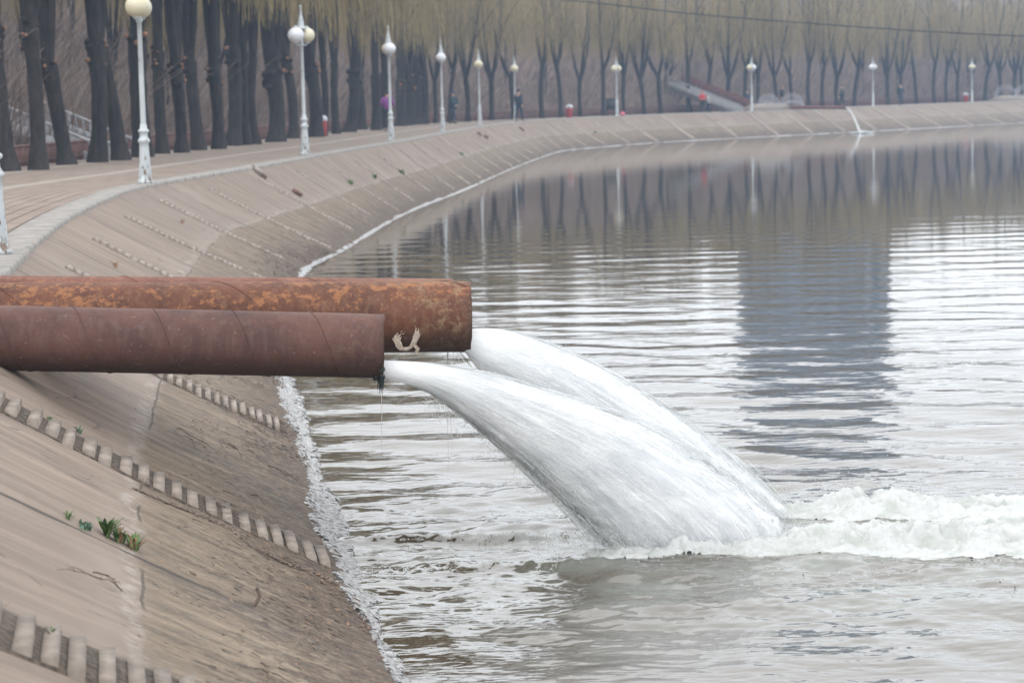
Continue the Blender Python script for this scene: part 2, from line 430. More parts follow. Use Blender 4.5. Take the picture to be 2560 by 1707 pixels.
def mat_jet(name, alpha_lo, alpha_hi):
    k = NT(name); uv = k.uv()
    a = k.noise(k.scl(uv, (26, 3.4, 1)), 1.0, 5, 0.65, 0.15)
    b = k.noise(k.scl(uv, (110, 9, 1), (2, 2, 0)), 1.0, 4, 0.7)
    e = k.noise(k.scl(uv, (16, 8.0, 1), (6, 1, 0)), 1.0, 6, 0.7, 0.4)
    c = k.mix(k.ss(k.math('ADD', k.math('MULTIPLY', a, 0.45), k.math('MULTIPLY', e, 0.55)), 0.38, 0.58), (0.62, 0.645, 0.67), (0.77, 0.785, 0.80))
    c = k.mix(k.math('MULTIPLY', k.ss(b, 0.54, 0.74), 0.35), c, (0.80, 0.81, 0.82))
    sx = k.n('SeparateXYZ'); k.l(uv, sx.inputs[0])
    au, qv = sx.outputs[0], sx.outputs[1]
    lo_ = k.math('ABSOLUTE', k.math('SUBTRACT', au, 0.75)); up_ = k.math('ABSOLUTE', k.math('SUBTRACT', au, 0.25))
    rim = k.math('MINIMUM', k.math('MULTIPLY', k.ss(lo_, 0.0, 0.045), 1.0), k.math('ADD', 0.35, k.ss(up_, 0.0, 0.03)))
    rim = k.math('MAXIMUM', rim, k.math('SUBTRACT', 1.0, k.ss(qv, 0.03, 0.22)))
    torn = k.ss(k.math('ADD', rim, k.math('MULTIPLY', k.math('SUBTRACT', k.math('ADD', k.math('MULTIPLY', a, 0.5), k.math('MULTIPLY', b, 0.5)), 0.5), 2.6)), 0.15, 0.55)
    al = k.math('MULTIPLY', torn, k.ss(k.math('ADD', k.math('MULTIPLY', a, 0.5), k.math('MULTIPLY', b, 0.5)), alpha_lo, alpha_hi))
    if alpha_lo > 0: al = k.math('MULTIPLY', al, k.ss(qv, 0.08, 0.30))
    h = k.math('ADD', k.math('MULTIPLY', a, 1.0), k.math('ADD', k.math('MULTIPLY', b, 0.35), k.math('MULTIPLY', e, 1.5)))
    m = k.done(c, 0.45, k.bump(h, 0.011), Alpha=al, Subsurface_Weight=(1.0 if alpha_lo < 0 else 0.0), Subsurface_Scale=0.35, Subsurface_Radius=(1, 1, 1))
    return m

def mat_foam():
    k = NT('white_foam'); v = k.geo()
    n = k.noise(k.scl(v, (4, 5, 6)), 1.0, 6, 0.65); f = k.noise(v, 42, 6, 0.75)
    c = k.mix(k.ss(n, 0.36, 0.56), (0.36, 0.38, 0.355), (0.475, 0.485, 0.48))
    return k.done(c, 0.45, k.bump(k.math('ADD', n, k.math('MULTIPLY', f, 0.4)), 0.014))

M = {}
M['bank'] = mat_bank(); M['paver'] = mat_pavers(); M['kerb'] = mat_kerb(); M['hill'] = mat_hill(); M['water'] = mat_water()
def mat_slab():
    k = NT('step_slab'); v = k.geo(); f = k.noise(v, 30, 8, .8)
    c = k.mix(k.ss(k.noise(v, 7, 5), .3, .7), (.23, .19, .16), (.36, .305, .26))
    c = k.mix(k.math('MULTIPLY', k.ss(k.noise(v, 2.6, 8, .75), .54, .66), .75), c, (.10, .075, .058))
    c = k.mix(k.math('MULTIPLY', k.ss(f, .54, .66), .6), c, (.10, .075, .06))
    return k.done(c, .88, k.bump(f, .012))
M['slab'] = mat_slab()
M['soil_dark'] = mat_speckle('dark_joint_soil', (0.04, 0.030, 0.023), (0.15, 0.115, 0.088), 30, 0.95, 0.01)  # darker joint soil for the near slab rows
M['soil'] = mat_speckle('joint_soil', (0.13, 0.10, 0.078), (0.25, 0.195, 0.155), 25, 0.95, 0.01)
M['bark'] = mat_bark()
M['cut'] = mat_speckle('sawn_wood', (0.30, 0.15, 0.08), (0.16, 0.09, 0.06), 9, 0.8)
M['twig'] = mat_speckle('yellow_willow_twig', (0.20, 0.15, 0.065), (0.34, 0.265, 0.13), 3, 0.8)
M['stem'] = mat_speckle('dry_stem', (0.10, 0.073, 0.060), (0.27, 0.215, 0.185), 0.9, 0.9)
M['white'] = mat_paint('white_lamp_paint', (0.47, 0.505, 0.52))
M['gl_w'] = mat_speckle('white_opal_globe', (0.60, 0.61, 0.65), (0.64, 0.65, 0.68), 3, 0.3, 0.0)
M['gl_c'] = mat_speckle('yellowed_opal_globe', (0.53, 0.48, 0.33), (0.58, 0.54, 0.41), 3, 0.35, 0.0)
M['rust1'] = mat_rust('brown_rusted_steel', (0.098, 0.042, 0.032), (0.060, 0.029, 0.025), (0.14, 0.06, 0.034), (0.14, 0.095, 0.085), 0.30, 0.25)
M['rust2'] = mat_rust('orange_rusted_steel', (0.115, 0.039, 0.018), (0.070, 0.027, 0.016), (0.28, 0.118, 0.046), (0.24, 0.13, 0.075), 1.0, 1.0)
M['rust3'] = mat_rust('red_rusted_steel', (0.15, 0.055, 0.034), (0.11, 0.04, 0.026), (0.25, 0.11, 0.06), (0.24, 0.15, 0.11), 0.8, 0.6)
M['jet'] = mat_jet('aerated_water', -0.2, -0.1)
M['veil'] = mat_jet('water_veil', 0.40, 0.72)
M['foam'] = mat_foam()
M['drop'] = NT('water_drops').done((0.52, 0.54, 0.54), 0.3)
M['algae'] = mat_speckle('black_algae', (0.012, 0.02, 0.022), (0.03, 0.045, 0.04), 30, 0.35, 0.01)
M['green'] = mat_speckle('green_leaf', (0.055, 0.10, 0.03), (0.12, 0.19, 0.06), 12, 0.6)
M['bluegreen'] = mat_speckle('blue_green_leaf', (0.05, 0.10, 0.06), (0.10, 0.17, 0.11), 12, 0.7)
M['dry'] = mat_speckle('dry_leaf', (0.20, 0.10, 0.05), (0.33, 0.19, 0.10), 12, 0.8)
M['stick'] = mat_speckle('grey_brown_stick', (0.07, 0.05, 0.038), (0.16, 0.12, 0.095), 14, 0.9)
M['cloth'] = mat_speckle('dirty_cloth', (0.42, 0.34, 0.27), (0.60, 0.52, 0.44), 22, 0.9, 0.006)
M['fence'] = mat_speckle('faded_red_fence', (0.12, 0.06, 0.05), (0.18, 0.10, 0.085), 3, 0.8)
M['balu'] = mat_speckle('white_balustrade_paint', (0.27, 0.27, 0.29), (0.36, 0.36, 0.38), 3, 0.7)
M['stair'] = mat_speckle('grey_stair_stone', (0.19, 0.185, 0.18), (0.25, 0.245, 0.24), 3, 0.85)
M['redwall'] = mat_speckle('red_brown_coping', (0.11, 0.045, 0.038), (0.16, 0.07, 0.055), 3, 0.8)
M['binred'] = mat_speckle('red_bin_plastic', (0.26, 0.025, 0.025), (0.32, 0.04, 0.035), 3, 0.5, 0)
M['binlid'] = mat_speckle('grey_bin_lid', (0.45, 0.47, 0.50), (0.55, 0.57, 0.60), 3, 0.5, 0)
M['black'] = mat_speckle('black_metal', (0.02, 0.025, 0.028), (0.035, 0.04, 0.045), 3, 0.6, 0)
M['brick'] = mat_speckle('old_red_brick', (0.16, 0.09, 0.065), (0.24, 0.15, 0.11), 12, 0.9)
M['block'] = mat_speckle('broken_concrete', (0.20, 0.17, 0.145), (0.30, 0.26, 0.225), 12, 0.9)
M['skin'] = mat_speckle('skin', (0.42, 0.25, 0.18), (0.46, 0.28, 0.2), 8, 0.6, 0)

# ------------------------------------------------------------------ bank curves
# edge of the promenade (E) and waterline (Wt); one unit of u is about 5 m of shore
TAB = [(-4, 2, -13, 5, -12), (-2, -.6, -3, 2.4, -1), (-1, -1.7, 2.3, .9, 4.4), (0, -2.45, 7.4, -.2, 9.35), (1, -3.2, 12.5, -1.02, 14.22),
       (2, -3.68, 16.8, -1.78, 20.1), (3, -4.35, 21.75, -2.42, 25.2), (4, -4.94, 26.5, -2.74, 29.5), (5, -5.42, 31.7, -3.2, 35.6),
       (6, -5.72, 37, -3.44, 40.6), (7, -5.5, 41.5, -3.2, 45), (8, -5.1, 46.5, -3.0, 50), (9, -4.8, 51.5, -2.82, 55),
       (11, -4.2, 61.5, -2.3, 63.5), (13, -3.45, 71.7, -1.5, 72.5), (17, -2.3, 91, -.1, 92), (21, -.9, 111, 1.5, 111.5),
       (24, .75, 126, 3.0, 125.5), (27, 3.1, 134.5, 5.6, 133.2), (29, 6.6, 142, 8.9, 141), (32, 15.6, 156.5, 17.2, 152.2),
       (36, 26.0, 172, 27.8, 166.0), (40, 38.0, 193, 40.5, 184.5), (44, 52, 213, 55, 205), (50, 72, 240, 76, 232), (60, 108, 285, 112, 277), (68, 140, 320, 144, 312)]
TAB = np.array(TAB, float)
def pchip(xs, ys, x):
    h = np.diff(xs); d = np.diff(ys) / h
    m = np.zeros(len(xs)); m[0] = d[0]; m[-1] = d[-1]
    m[1:-1] = (d[:-1] * h[1:] + d[1:] * h[:-1]) / (h[:-1] + h[1:])
    x = np.asarray(x, float); i = np.clip(np.searchsorted(xs, x) - 1, 0, len(xs) - 2)
    t = (x - xs[i]) / h[i]
    return ((2*t**3-3*t**2+1)*ys[i] + (t**3-2*t**2+t)*h[i]*m[i] + (-2*t**3+3*t**2)*ys[i+1] + (t**3-t**2)*h[i]*m[i+1])
def E(u): return np.stack([pchip(TAB[:, 0], TAB[:, 1], u), pchip(TAB[:, 0], TAB[:, 2], u)], -1)
def Wt(u): return np.stack([pchip(TAB[:, 0], TAB[:, 3], u), pchip(TAB[:, 0], TAB[:, 4], u)], -1)
def EN(u):
    """unit normal at the edge, pointing to the land"""
    u = np.asarray(u, float)
    t = E(u + 0.25) - E(u - 0.25); t /= np.linalg.norm(t, axis=-1)[..., None]
    return np.stack([-t[..., 1], t[..., 0]], -1)
def bankp(u, t):
    """point on the embankment; t=0 edge, t=1 waterline, beyond 1 under water"""
    u = np.asarray(u, float); t = np.asarray(t, float)
    e, w = E(u), Wt(u)
    xy = e + (w - e) * t[..., None]
    z = ZP * (1 - t) - 0.035 * np.sin(np.clip(t, 0, 1) * math.pi)
    return np.concatenate([xy, z[..., None]], -1)
def land(u, o, z=ZP):
    xy = E(u) + EN(u) * np.asarray(o, float)[..., None]
    return np.concatenate([xy, np.broadcast_to(np.asarray(z, float), xy.shape[:-1])[..., None]], -1)
def grid_faces(nu, nt_):
    i, j = np.meshgrid(np.arange(nu - 1), np.arange(nt_ - 1), indexing='ij')
    b = i * nt_ + j
    return np.stack([b, b + nt_, b + nt_ + 1, b + 1], -1).reshape(-1, 4)

# arc length along the edge for metric UVs
_us = np.linspace(-4, 68, 1441); _ee = E(_us)
_sl = np.concatenate([[0], np.cumsum(np.linalg.norm(np.diff(_ee, axis=0), axis=1))])
def arc(u): return np.interp(u, _us, _sl)
def u_of(s): return np.interp(s, _sl, _us)

us = np.unique(np.concatenate([np.arange(-4, 0, .25), np.arange(0, 10, .03), np.arange(10, 68.01, .1)]))
ts = np.concatenate([np.linspace(0.0, 1.0, 70), [1.06, 1.25]])
U, T = np.meshgrid(us, ts, indexing='ij')
Pb = bankp(U, T)
Pb[..., 2] += 0.008 * fbm(U * 4, T * 5, 4) * sm(T, 0, .1) + 0.02 * fbm(U * 14, T * 9, 4) * sm(T, .45, .8)
bank = MB().add(Pb, grid_faces(len(us), len(ts)), np.stack([U, T], -1)).build('embankment', M['bank'], smooth=True, uv=True)
tag(bank, 'sloping tan concrete embankment between promenade and water', kind='structure')

# rows of step slabs running down the slope
def step_row(uc, half, pitch, t0, t1, seed):
    rr = np.random.default_rng(seed)
    slab, soil = MB(), MB()
    ee, ww = E(np.array(uc)), Wt(np.array(uc))
    L = math.hypot(np.linalg.norm(ww - ee), ZP)
    n = int((t1 - t0) * L / pitch); far = pitch > .2; dn = .9 if far else (.62 if half > .04 else .74)
    def P(du, t, h):
        b = bankp(np.array(uc + du), np.array(t)); return b + np.array([0, 0, h])
    nn = 30
    tt = np.linspace(t0 - .004, t1 + .004, nn)
    V = []
    for t in tt:
        V += [P(-half * 1.05, t, .0125), P(half * 1.05, t, .0125), P(-half * 1.12, t, -.02), P(half * 1.12, t, -.02)]
    i = np.arange(nn - 1) * 4
    soil.add(V, np.concatenate([np.stack([i, i+4, i+5, i+1], -1), np.stack([i+2, i+6, i+4, i], -1), np.stack([i+1, i+5, i+7, i+3], -1)]))
    for k in range(n):
        if rr.random() < (.03 if half > .04 else .10): continue
        ta = t0 + (k + rr.uniform(-.10, .10)) * pitch / L; tb = ta + pitch / L * rr.uniform(dn - .04, dn + .06)
        j = rr.uniform(-.10, .10) * half; h0 = .018 + rr.uniform(0, .008); h1 = h0 + (.028 if half > .04 else .009) + rr.uniform(-.006, .008)
        top = [P(-half + j, ta, h0), P(half + j, ta, h0 + rr.uniform(-.004, .004)), P(half + j, tb, h1), P(-half + j, tb, h1)]
        bot = [P(-half + j, ta, -.03), P(half + j, ta, -.03), P(half + j, tb, -.03), P(-half + j, tb, -.03)]
        slab.add(top + bot, [(0, 3, 2, 1), (0, 1, 5, 4), (1, 2, 6, 5), (2, 3, 7, 6), (3, 0, 4, 7)])
    s = slab.build('step_slabs', M['slab_far' if far else 'slab'], bank)
    soil.build('step_channel', M['soil_dark' if half > .04 and not far else 'soil'], s)
for uc in range(0, 3):
    step_row(uc, .05, .125, 0.10, (.9, .97, .93)[uc], 100 + uc)
for uc in range(3, 14):
    step_row(uc, .034, .125, 0.13, (.86, .95, .9)[uc % 3], 100 + uc)
M['slab_far'] = mat_speckle('sandy_step_slab', (0.23, 0.19, 0.155), (0.32, 0.27, 0.225), 2, 0.85, 0.004)
for uc in range(14, 42):
    step_row(uc, .045, .30, 0.04, 0.97, 100 + uc)

# kerb
us2 = np.unique(np.concatenate([np.arange(-4, 10, .05), np.arange(10, 68.01, .2)]))
K = []
prof = [(-.03, -.14), (-.035, .0), (-.02, .028), (.34, .03), (.37, -.02)]
for (o, dz) in prof:
    jit = 0.012 * fbm(us2 * 6, us2 * 0 + o * 3, 3) if o < 0 else 0
    K.append(land(us2, np.full_like(us2, o) + jit, ZP + dz))
K = np.stack(K, 1)
kuv = np.stack([np.repeat(arc(us2)[:, None], len(prof), 1), np.repeat(np.array([[p[0] for p in prof]]), len(us2), 0)], -1)
kf = grid_faces(len(us2), len(prof))
kerb = MB().add(K, kf[:, ::-1], kuv).build('kerb', M['kerb'], uv=True)
tag(kerb, 'pale concrete kerb along the promenade edge', kind='structure')

# promenade paving and hillside
def strip(name, offs, zs, mat, du=.1, rough=0.0, uvm=True):
    us3 = np.unique(np.concatenate([np.arange(-4, 12, du), np.arange(12, 68.01, max(du, .25))]))
    U3, O3 = np.meshgrid(us3, offs, indexing='ij')
    Z3 = np.interp(O3, offs, zs)
    P3 = land(U3, O3, Z3)
    if rough: P3[..., 2] += rough * fbm(P3[..., 0] * .25, P3[..., 1] * .25, 5) * sm(O3, 6.6, 12)
    o = MB().add(P3, grid_faces(len(us3), len(offs))[:, ::-1], np.stack([arc(U3), O3], -1)).build(name, mat, smooth=True, uv=True)
    return o
prom = strip('promenade', np.array([.3, 1, 2, 3, 4, 5, 6.3]), np.full(7, ZP), M['paver'])
tag(prom, 'brick paved lakeside promenade', kind='structure')
HO = np.array([6.2, 6.5, 7.5, 9, 11, 14, 18, 22, 27, 33, 40, 52, 70, 100, 150])
HZ = np.array([ZP-.02, ZP, 1.75, 2.1, 2.8, 3.9, 5.4, 7.0, 8.8, 10.4, 11.6, 13.8, 16.5, 20, 22])
hill = strip('hillside', HO, HZ, M['hill'], .25, 0.5)
tag(hill, 'brown leaf strewn hillside rising behind the promenade', kind='structure')
def hz(o): return float(np.interp(o, HO, HZ))
gx = MB().add([(-260, -60, -1.4), (420, -60, -1.4), (420, 430, -1.4), (-260, 430, -1.4)], [(0, 1, 2, 3)]).build('ground', M['soil'])
tag(gx, 'muddy lake bed and ground below everything', kind='structure')

# ------------------------------------------------------------------ water
def wave_h(X, Y):
    r = np.hypot((X - 1.5) * .8, Y - 14.6)
    h = np.zeros_like(X); rg = np.random.default_rng(3)
    for k in range(26):
        lam = rg.uniform(.35, 1.5); th = math.radians(90 + rg.normal(0, 26)); ph = rg.uniform(0, 6.28)
        amp = .0032 * lam
        h += amp * np.sin((X * math.cos(th) + Y * math.sin(th)) * 2 * math.pi / lam + ph + 1.2 * vnoise(X * .6 + k, Y * .6))
    att = .14 + .86 * np.exp(-((r - 1) / 9).clip(0) ** 2)
    h *= att
    ring = np.exp(-(r / 2.6) ** 2)
    h += ring * (.045 * fbm(X * 2.2, Y * 3.6, 5) + .01 * fbm(X * 9, Y * 14, 4))
    # low ridges of splashes to the left of the jets
    for (x0, x1, yc, a) in ((-1.05, .6, 14.15, .03), (-1.2, .3, 15.2, .03)):
        env = sm(X, x0, x0 + .3) * (1 - sm(X, x1, x1 + .3)) * np.exp(-((Y - yc - .05 * fbm(X * 2, X * 0, 2)) / .10) ** 2)
        h += env * a * (.7 + 1.0 * fbm(X * 16, Y * 10, 4))
    return h
rows = [7.5]
while rows[-1] < 62: rows.append(rows[-1] + max(.016, rows[-1] ** 2 * .00013))
rows = np.array(rows); cols = np.linspace(-.30, .36, 560)
Sg, Yg = np.meshgrid(cols, rows, indexing='ij')
Xg = Sg * Yg
Hg = wave_h(Xg, Yg) * sm(Yg, 7.5, 9) * (1 - sm(Yg, 40, 62)) * sm(Sg, -.30, -.27) * (1 - sm(Sg, .33, .36))
wm = MB().add(np.stack([Xg, Yg, Hg], -1), grid_faces(len(cols), len(rows)))
ya, yb = rows[0], rows[-1]
a_, b_, c_, d_ = (-.30*ya, ya, 0), (.36*ya, ya, 0), (.36*yb, yb, 0), (-.30*yb, yb, 0)
o1, o2, o3, o4 = (-120, -55, 0), (415, -55, 0), (415, 425, 0), (-120, 425, 0)
wm.add([a_, b_, c_, d_, o1, o2, o3, o4], [(4, 5, 1, 0), (5, 6, 2, 1), (6, 7, 3, 2), (7, 4, 0, 3)])
water = wm.build('water', M['water'], smooth=True)
tag(water, 'rippled grey green lake water reflecting a white sky', kind='structure')

# white froth and salt crust hugging the waterline
fm = MB()
uf = np.unique(np.concatenate([np.arange(0, 8, .008), np.arange(8, 45, .04)]))
lw = .035 + .095 * (.5 + .5 * fbm(uf * 9, uf * 0 + 3, 4)) * (1 - sm(uf, 2.5, 6) * .68) * (1 - .85 * sm(uf, 11, 22))
lw = lw * (.55 + .9 * vnoise(uf * 3.1, uf * 0)) 
tfr = np.linspace(0, 1, 9)
Uf, Tf = np.meshgrid(uf, tfr, indexing='ij')
Lw = np.repeat(lw[:, None], 9, 1)
edge = .014 * fbm(Uf * 90, Uf * 0 + 2, 5)
Tt = 1.0 - Lw * .55 + Tf * (Lw + edge)
Pf = bankp(Uf, Tt)
Pf[..., 2] = np.maximum(Pf[..., 2], 0.0) + .004 + .028 * (1 - .75 * sm(Uf, 3, 8)) * np.sin(Tf * math.pi) * (.6 + .7 * fbm(Uf * 120, Tf * 6, 4))
Pf[:, 0, 2] -= .02; Pf[:, -1, 2] = -.01
fm.add(Pf, grid_faces(len(uf), 9), np.stack([Uf * 5.1, Tf], -1))
def mat_froth():
    k = NT('froth_crust'); uv = k.uv(); sx = k.n('SeparateXYZ'); k.l(uv, sx.inputs[0]); g = k.geo()
    n = k.noise(g, 28, 9, .8); n2 = k.noise(g, 7, 8, .7)
    c = k.mix(k.ss(n, .40, .60), (.20, .185, .17), (.60, .61, .62))
    ed = k.math('MULTIPLY', k.math('MULTIPLY', sx.outputs[1], k.math('SUBTRACT', 1.0, sx.outputs[1])), 4.0)
    al = k.ss(k.math('ADD', ed, k.math('MULTIPLY', k.math('SUBTRACT', k.math('ADD', n, n2), 1.0), 4.2)), .25, .5)
    return k.done(c, .8, k.bump(n, .03), Alpha=al)
fo = fm.build('shore_foam', mat_froth(), smooth=True, uv=True)
tag(fo, 'thin line of white froth along the waterline of the embankment', 'foam', kind='stuff')
# ------------------------------------------------------------------ pipes
A_DIR = 0.08
def pipe(label, px_end, py_end, px_l, py_l, Y, r, pitch, mat, name='rusty_pipe', xl=-4.6, ph=0.0):
    e = at_y(px_end, py_end, Y)
    # direction from a point on the left of the frame, the pipe turning slightly away to the right
    dxy = 1.0
    l = None
    Yl = Y
    for _ in range(6):
        l = at_y(px_l, py_l, Yl); Yl = Y - (e[0] - l[0]) * A_DIR
    d = e - l; d /= np.linalg.norm(d)
    L = (e[0] - xl) / d[0]
    o = empty(name, tuple(e))
    ex = Vector(d).to_track_quat('X', 'Z').to_matrix()
    o.matrix_world = Matrix.Translation(Vector(e)) @ ex.to_4x4()
    n = 72
    prof_x = np.concatenate([np.linspace(-L, -.02, 120), [0.0, 0.0, -.02], [-1.2]])
    prof_r = np.concatenate([np.full(120, r), [r - .001, r - .011, r - .013], [r - .013]])
    ang = np.arange(n) * 2 * math.pi / n
    rg = np.random.default_rng(int(px_end))
    V = []
    for x, rr in zip(prof_x, prof_r):
        wob = 1 + (.006 * np.sin(2 * ang + 1) + .004 * np.sin(3 * ang)) * (1 if x > -.1 else .3)
        lip = .006 * fbm(ang * 2, ang * 0 + px_end, 3) if x > -.03 else 0
        V.append(np.stack([np.full(n, x) + lip, np.cos(ang) * rr * wob, np.sin(ang) * rr * wob], -1))
    m = len(prof_x)
    i, j = np.meshgrid(np.arange(m - 1), np.arange(n), indexing='ij'); j2 = (j + 1) % n
    MB().add(np.concatenate(V), np.stack([i*n+j, (i+1)*n+j, (i+1)*n+j2, i*n+j2], -1).reshape(-1, 4)[:, ::-1]).build('pipe_wall', mat, o, smooth=True)
    # spiral weld
    tt = np.arange(0, L / pitch, 1 / 48.0)
    a = -tt * 2 * math.pi + ph
    P = np.stack([-tt * pitch, np.cos(a) * (r + .0005), np.sin(a) * (r + .0005)], -1)
    P = P[P[:, 0] < -.03]
    MB().tube(P, .0042, 6).build('weld_seam', mat, o, smooth=True)
    return o, e, d
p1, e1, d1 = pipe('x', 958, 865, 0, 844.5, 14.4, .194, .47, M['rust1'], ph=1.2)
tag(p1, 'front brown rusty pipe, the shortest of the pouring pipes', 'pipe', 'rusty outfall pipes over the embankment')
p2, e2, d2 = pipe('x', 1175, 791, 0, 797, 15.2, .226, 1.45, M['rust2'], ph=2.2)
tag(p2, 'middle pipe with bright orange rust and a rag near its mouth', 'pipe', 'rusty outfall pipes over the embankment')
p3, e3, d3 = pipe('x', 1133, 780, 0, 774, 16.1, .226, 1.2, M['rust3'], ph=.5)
tag(p3, 'rearmost rusty pipe, only its reddish top showing behind the orange one', 'pipe', 'rusty outfall pipes over the embankment')

# ------------------------------------------------------------------ jets
def polyline(pts, n):
    pts = np.array(pts, float); s = np.concatenate([[0], np.cumsum(np.linalg.norm(np.diff(pts, axis=0), axis=1))])
    s /= s[-1]; q = np.linspace(0, 1, n)
    # smooth by pchip
    return np.stack([pchip(s, pts[:, 0], q), pchip(s, pts[:, 1], q)], -1)
def jet(label, top, bot, Y0, Y1, d0, d1, seed, nstr, ndrop):
    rg = np.random.default_rng(seed)
    n, m = 130, 120
    tp, bt = polyline(top, n), polyline(bot, n)
    q = np.linspace(0, 1, n)
    Yc = Y0 + (Y1 - Y0) * q
    TP = np.array([at_y(*tp[i], Yc[i]) for i in range(n)]); BT = np.array([at_y(*bt[i], Yc[i]) for i in range(n)])
    root = empty('water_jet', tuple((TP[0] + BT[0]) / 2))
    tag(root, label, 'water jet', 'jets of water from the outfall pipes')
    base = np.array(root.location)
    ang = np.arange(m + 1) * 2 * math.pi / m
    dep = d0 + (d1 - d0) * q ** 1.2
    def surf(scale, depth_s, namp):
        C = (TP + BT) / 2; H = (TP - BT) / 2
        V = []
        for i in range(n):
            ns = 1 + namp * (fbm(np.cos(ang) * 5 + 9, np.sin(ang) * 5 + q[i] * 4, 4)) * (.15 + .85 * q[i]) + (.05 * fbm(np.cos(ang) * 3 + 4, np.sin(ang) * 2 + q[i] * 22, 4) + .035 * fbm(np.cos(ang) * 14 + 4, np.sin(ang) * 14 + q[i] * 40, 3)) * sm(q[i], .04, .3) + .06 * namp * rg.normal(size=m + 1) * q[i]
            ns[-1] = ns[0]
            ca = np.sign(np.cos(ang)) * np.abs(np.cos(ang)) ** .75
            V.append(C[i] + np.outer(np.sin(ang) * scale * ns, H[i]) + np.outer(ca * dep[i] * depth_s * (.6 + .4 * ns), [0, 1, 0]))
        V = np.array(V)
        Uq, A = np.meshgrid(q, ang / (2 * math.pi), indexing='ij')
        return V, np.stack([A, Uq], -1)
    V, UV = surf(.97, 1.0, .10)
    MB().add(V - base, grid_faces(n, m + 1), UV).build('water_stream', M['jet'], root, smooth=True, uv=True)
    V, UV = surf(1.035, 1.12, .22)
    k0 = 4
    MB().add(V[k0:] - base, grid_faces(n - k0, m + 1), UV[k0:]).build('water_veil', M['veil'], root, smooth=True, uv=True)
    # loose filaments following the stream lines, mostly along its upper and lower rims
    P = []; Wd = []
    fi = np.arange(n)
    for k in range(nstr):
        side = rg.random()
        a = (math.pi / 2 if side < .35 else -math.pi / 2) + rg.normal(0, .55)
        sc = 1.0 + abs(rg.normal(0, .075))
        s0 = rg.uniform(.08, .93); ln = rg.uniform(.02, .09)
        qq = np.linspace(s0, min(1, s0 + ln), 6)
        c = np.stack([np.interp(qq, q, ((TP + BT) / 2)[:, j]) for j in range(3)], -1)
        hh = np.stack([np.interp(qq, q, ((TP - BT) / 2)[:, j]) for j in range(3)], -1)
        sc2 = 1 + (sc - 1) * (.4 + qq)
        P.append(c + hh * (math.sin(a) * sc2)[:, None] + np.outer(math.cos(a) * np.interp(qq, q, dep) * sc2, [0, 1, 0]))
        Wd.append(rg.uniform(.0010, .0038))
    MB().ribbons(np.array(P) - base, np.array(Wd)).build('water_filaments', M['drop'], root)['kind'] = 'stuff'
    db = MB()
    for k in range(ndrop):
        qq = rg.uniform(.15, 1); up = rg.random() < .25
        c = np.array([np.interp(qq, q, (TP if up else BT)[:, j]) for j in range(3)])
        c = c + np.array([rg.normal(0, .03), rg.uniform(-1, 1) * np.interp(qq, q, dep), (1 if up else -1) * abs(rg.normal(0, .050)) * (1.2 if not up else .5)])
        if c[2] < .01: continue
        db.ball(c - base, rg.uniform(.0010, .0032), 5, 4, (1, 1, 1.6))
    db.build('spray_drops', M['drop'], root, smooth=True)['kind'] = 'stuff'
    return root
s_ = 1.0884
def d2p(l): return [(x * s_, y * s_) for x, y in l]
jet('nearer white jet of water arching from the front pipe',
    d2p([(874, 827), (960, 831), (1100, 853), (1250, 895), (1450, 965), (1600, 1045), (1700, 1115), (1775, 1185), (1825, 1262)]),
    d2p([(874, 868), (925, 880), (985, 900), (1060, 950), (1150, 1022), (1250, 1105), (1330, 1178), (1385, 1232), (1425, 1275)]),
    14.4, 14.72, .09, .22, 5, 3600, 3200)
jet('farther white jet of water arching from the orange middle pipe',
    d2p([(1066, 756), (1120, 753), (1180, 761), (1260, 789), (1350, 829), (1450, 886), (1560, 960), (1660, 1035), (1750, 1112), (1812, 1180), (1840, 1222)]),
    d2p([(1066, 806), (1100, 850), (1150, 880), (1250, 950), (1360, 1030), (1450, 1100), (1530, 1160), (1580, 1200), (1610, 1230)]),
    15.2, 15.75, .12, .25, 6, 3000, 2200)

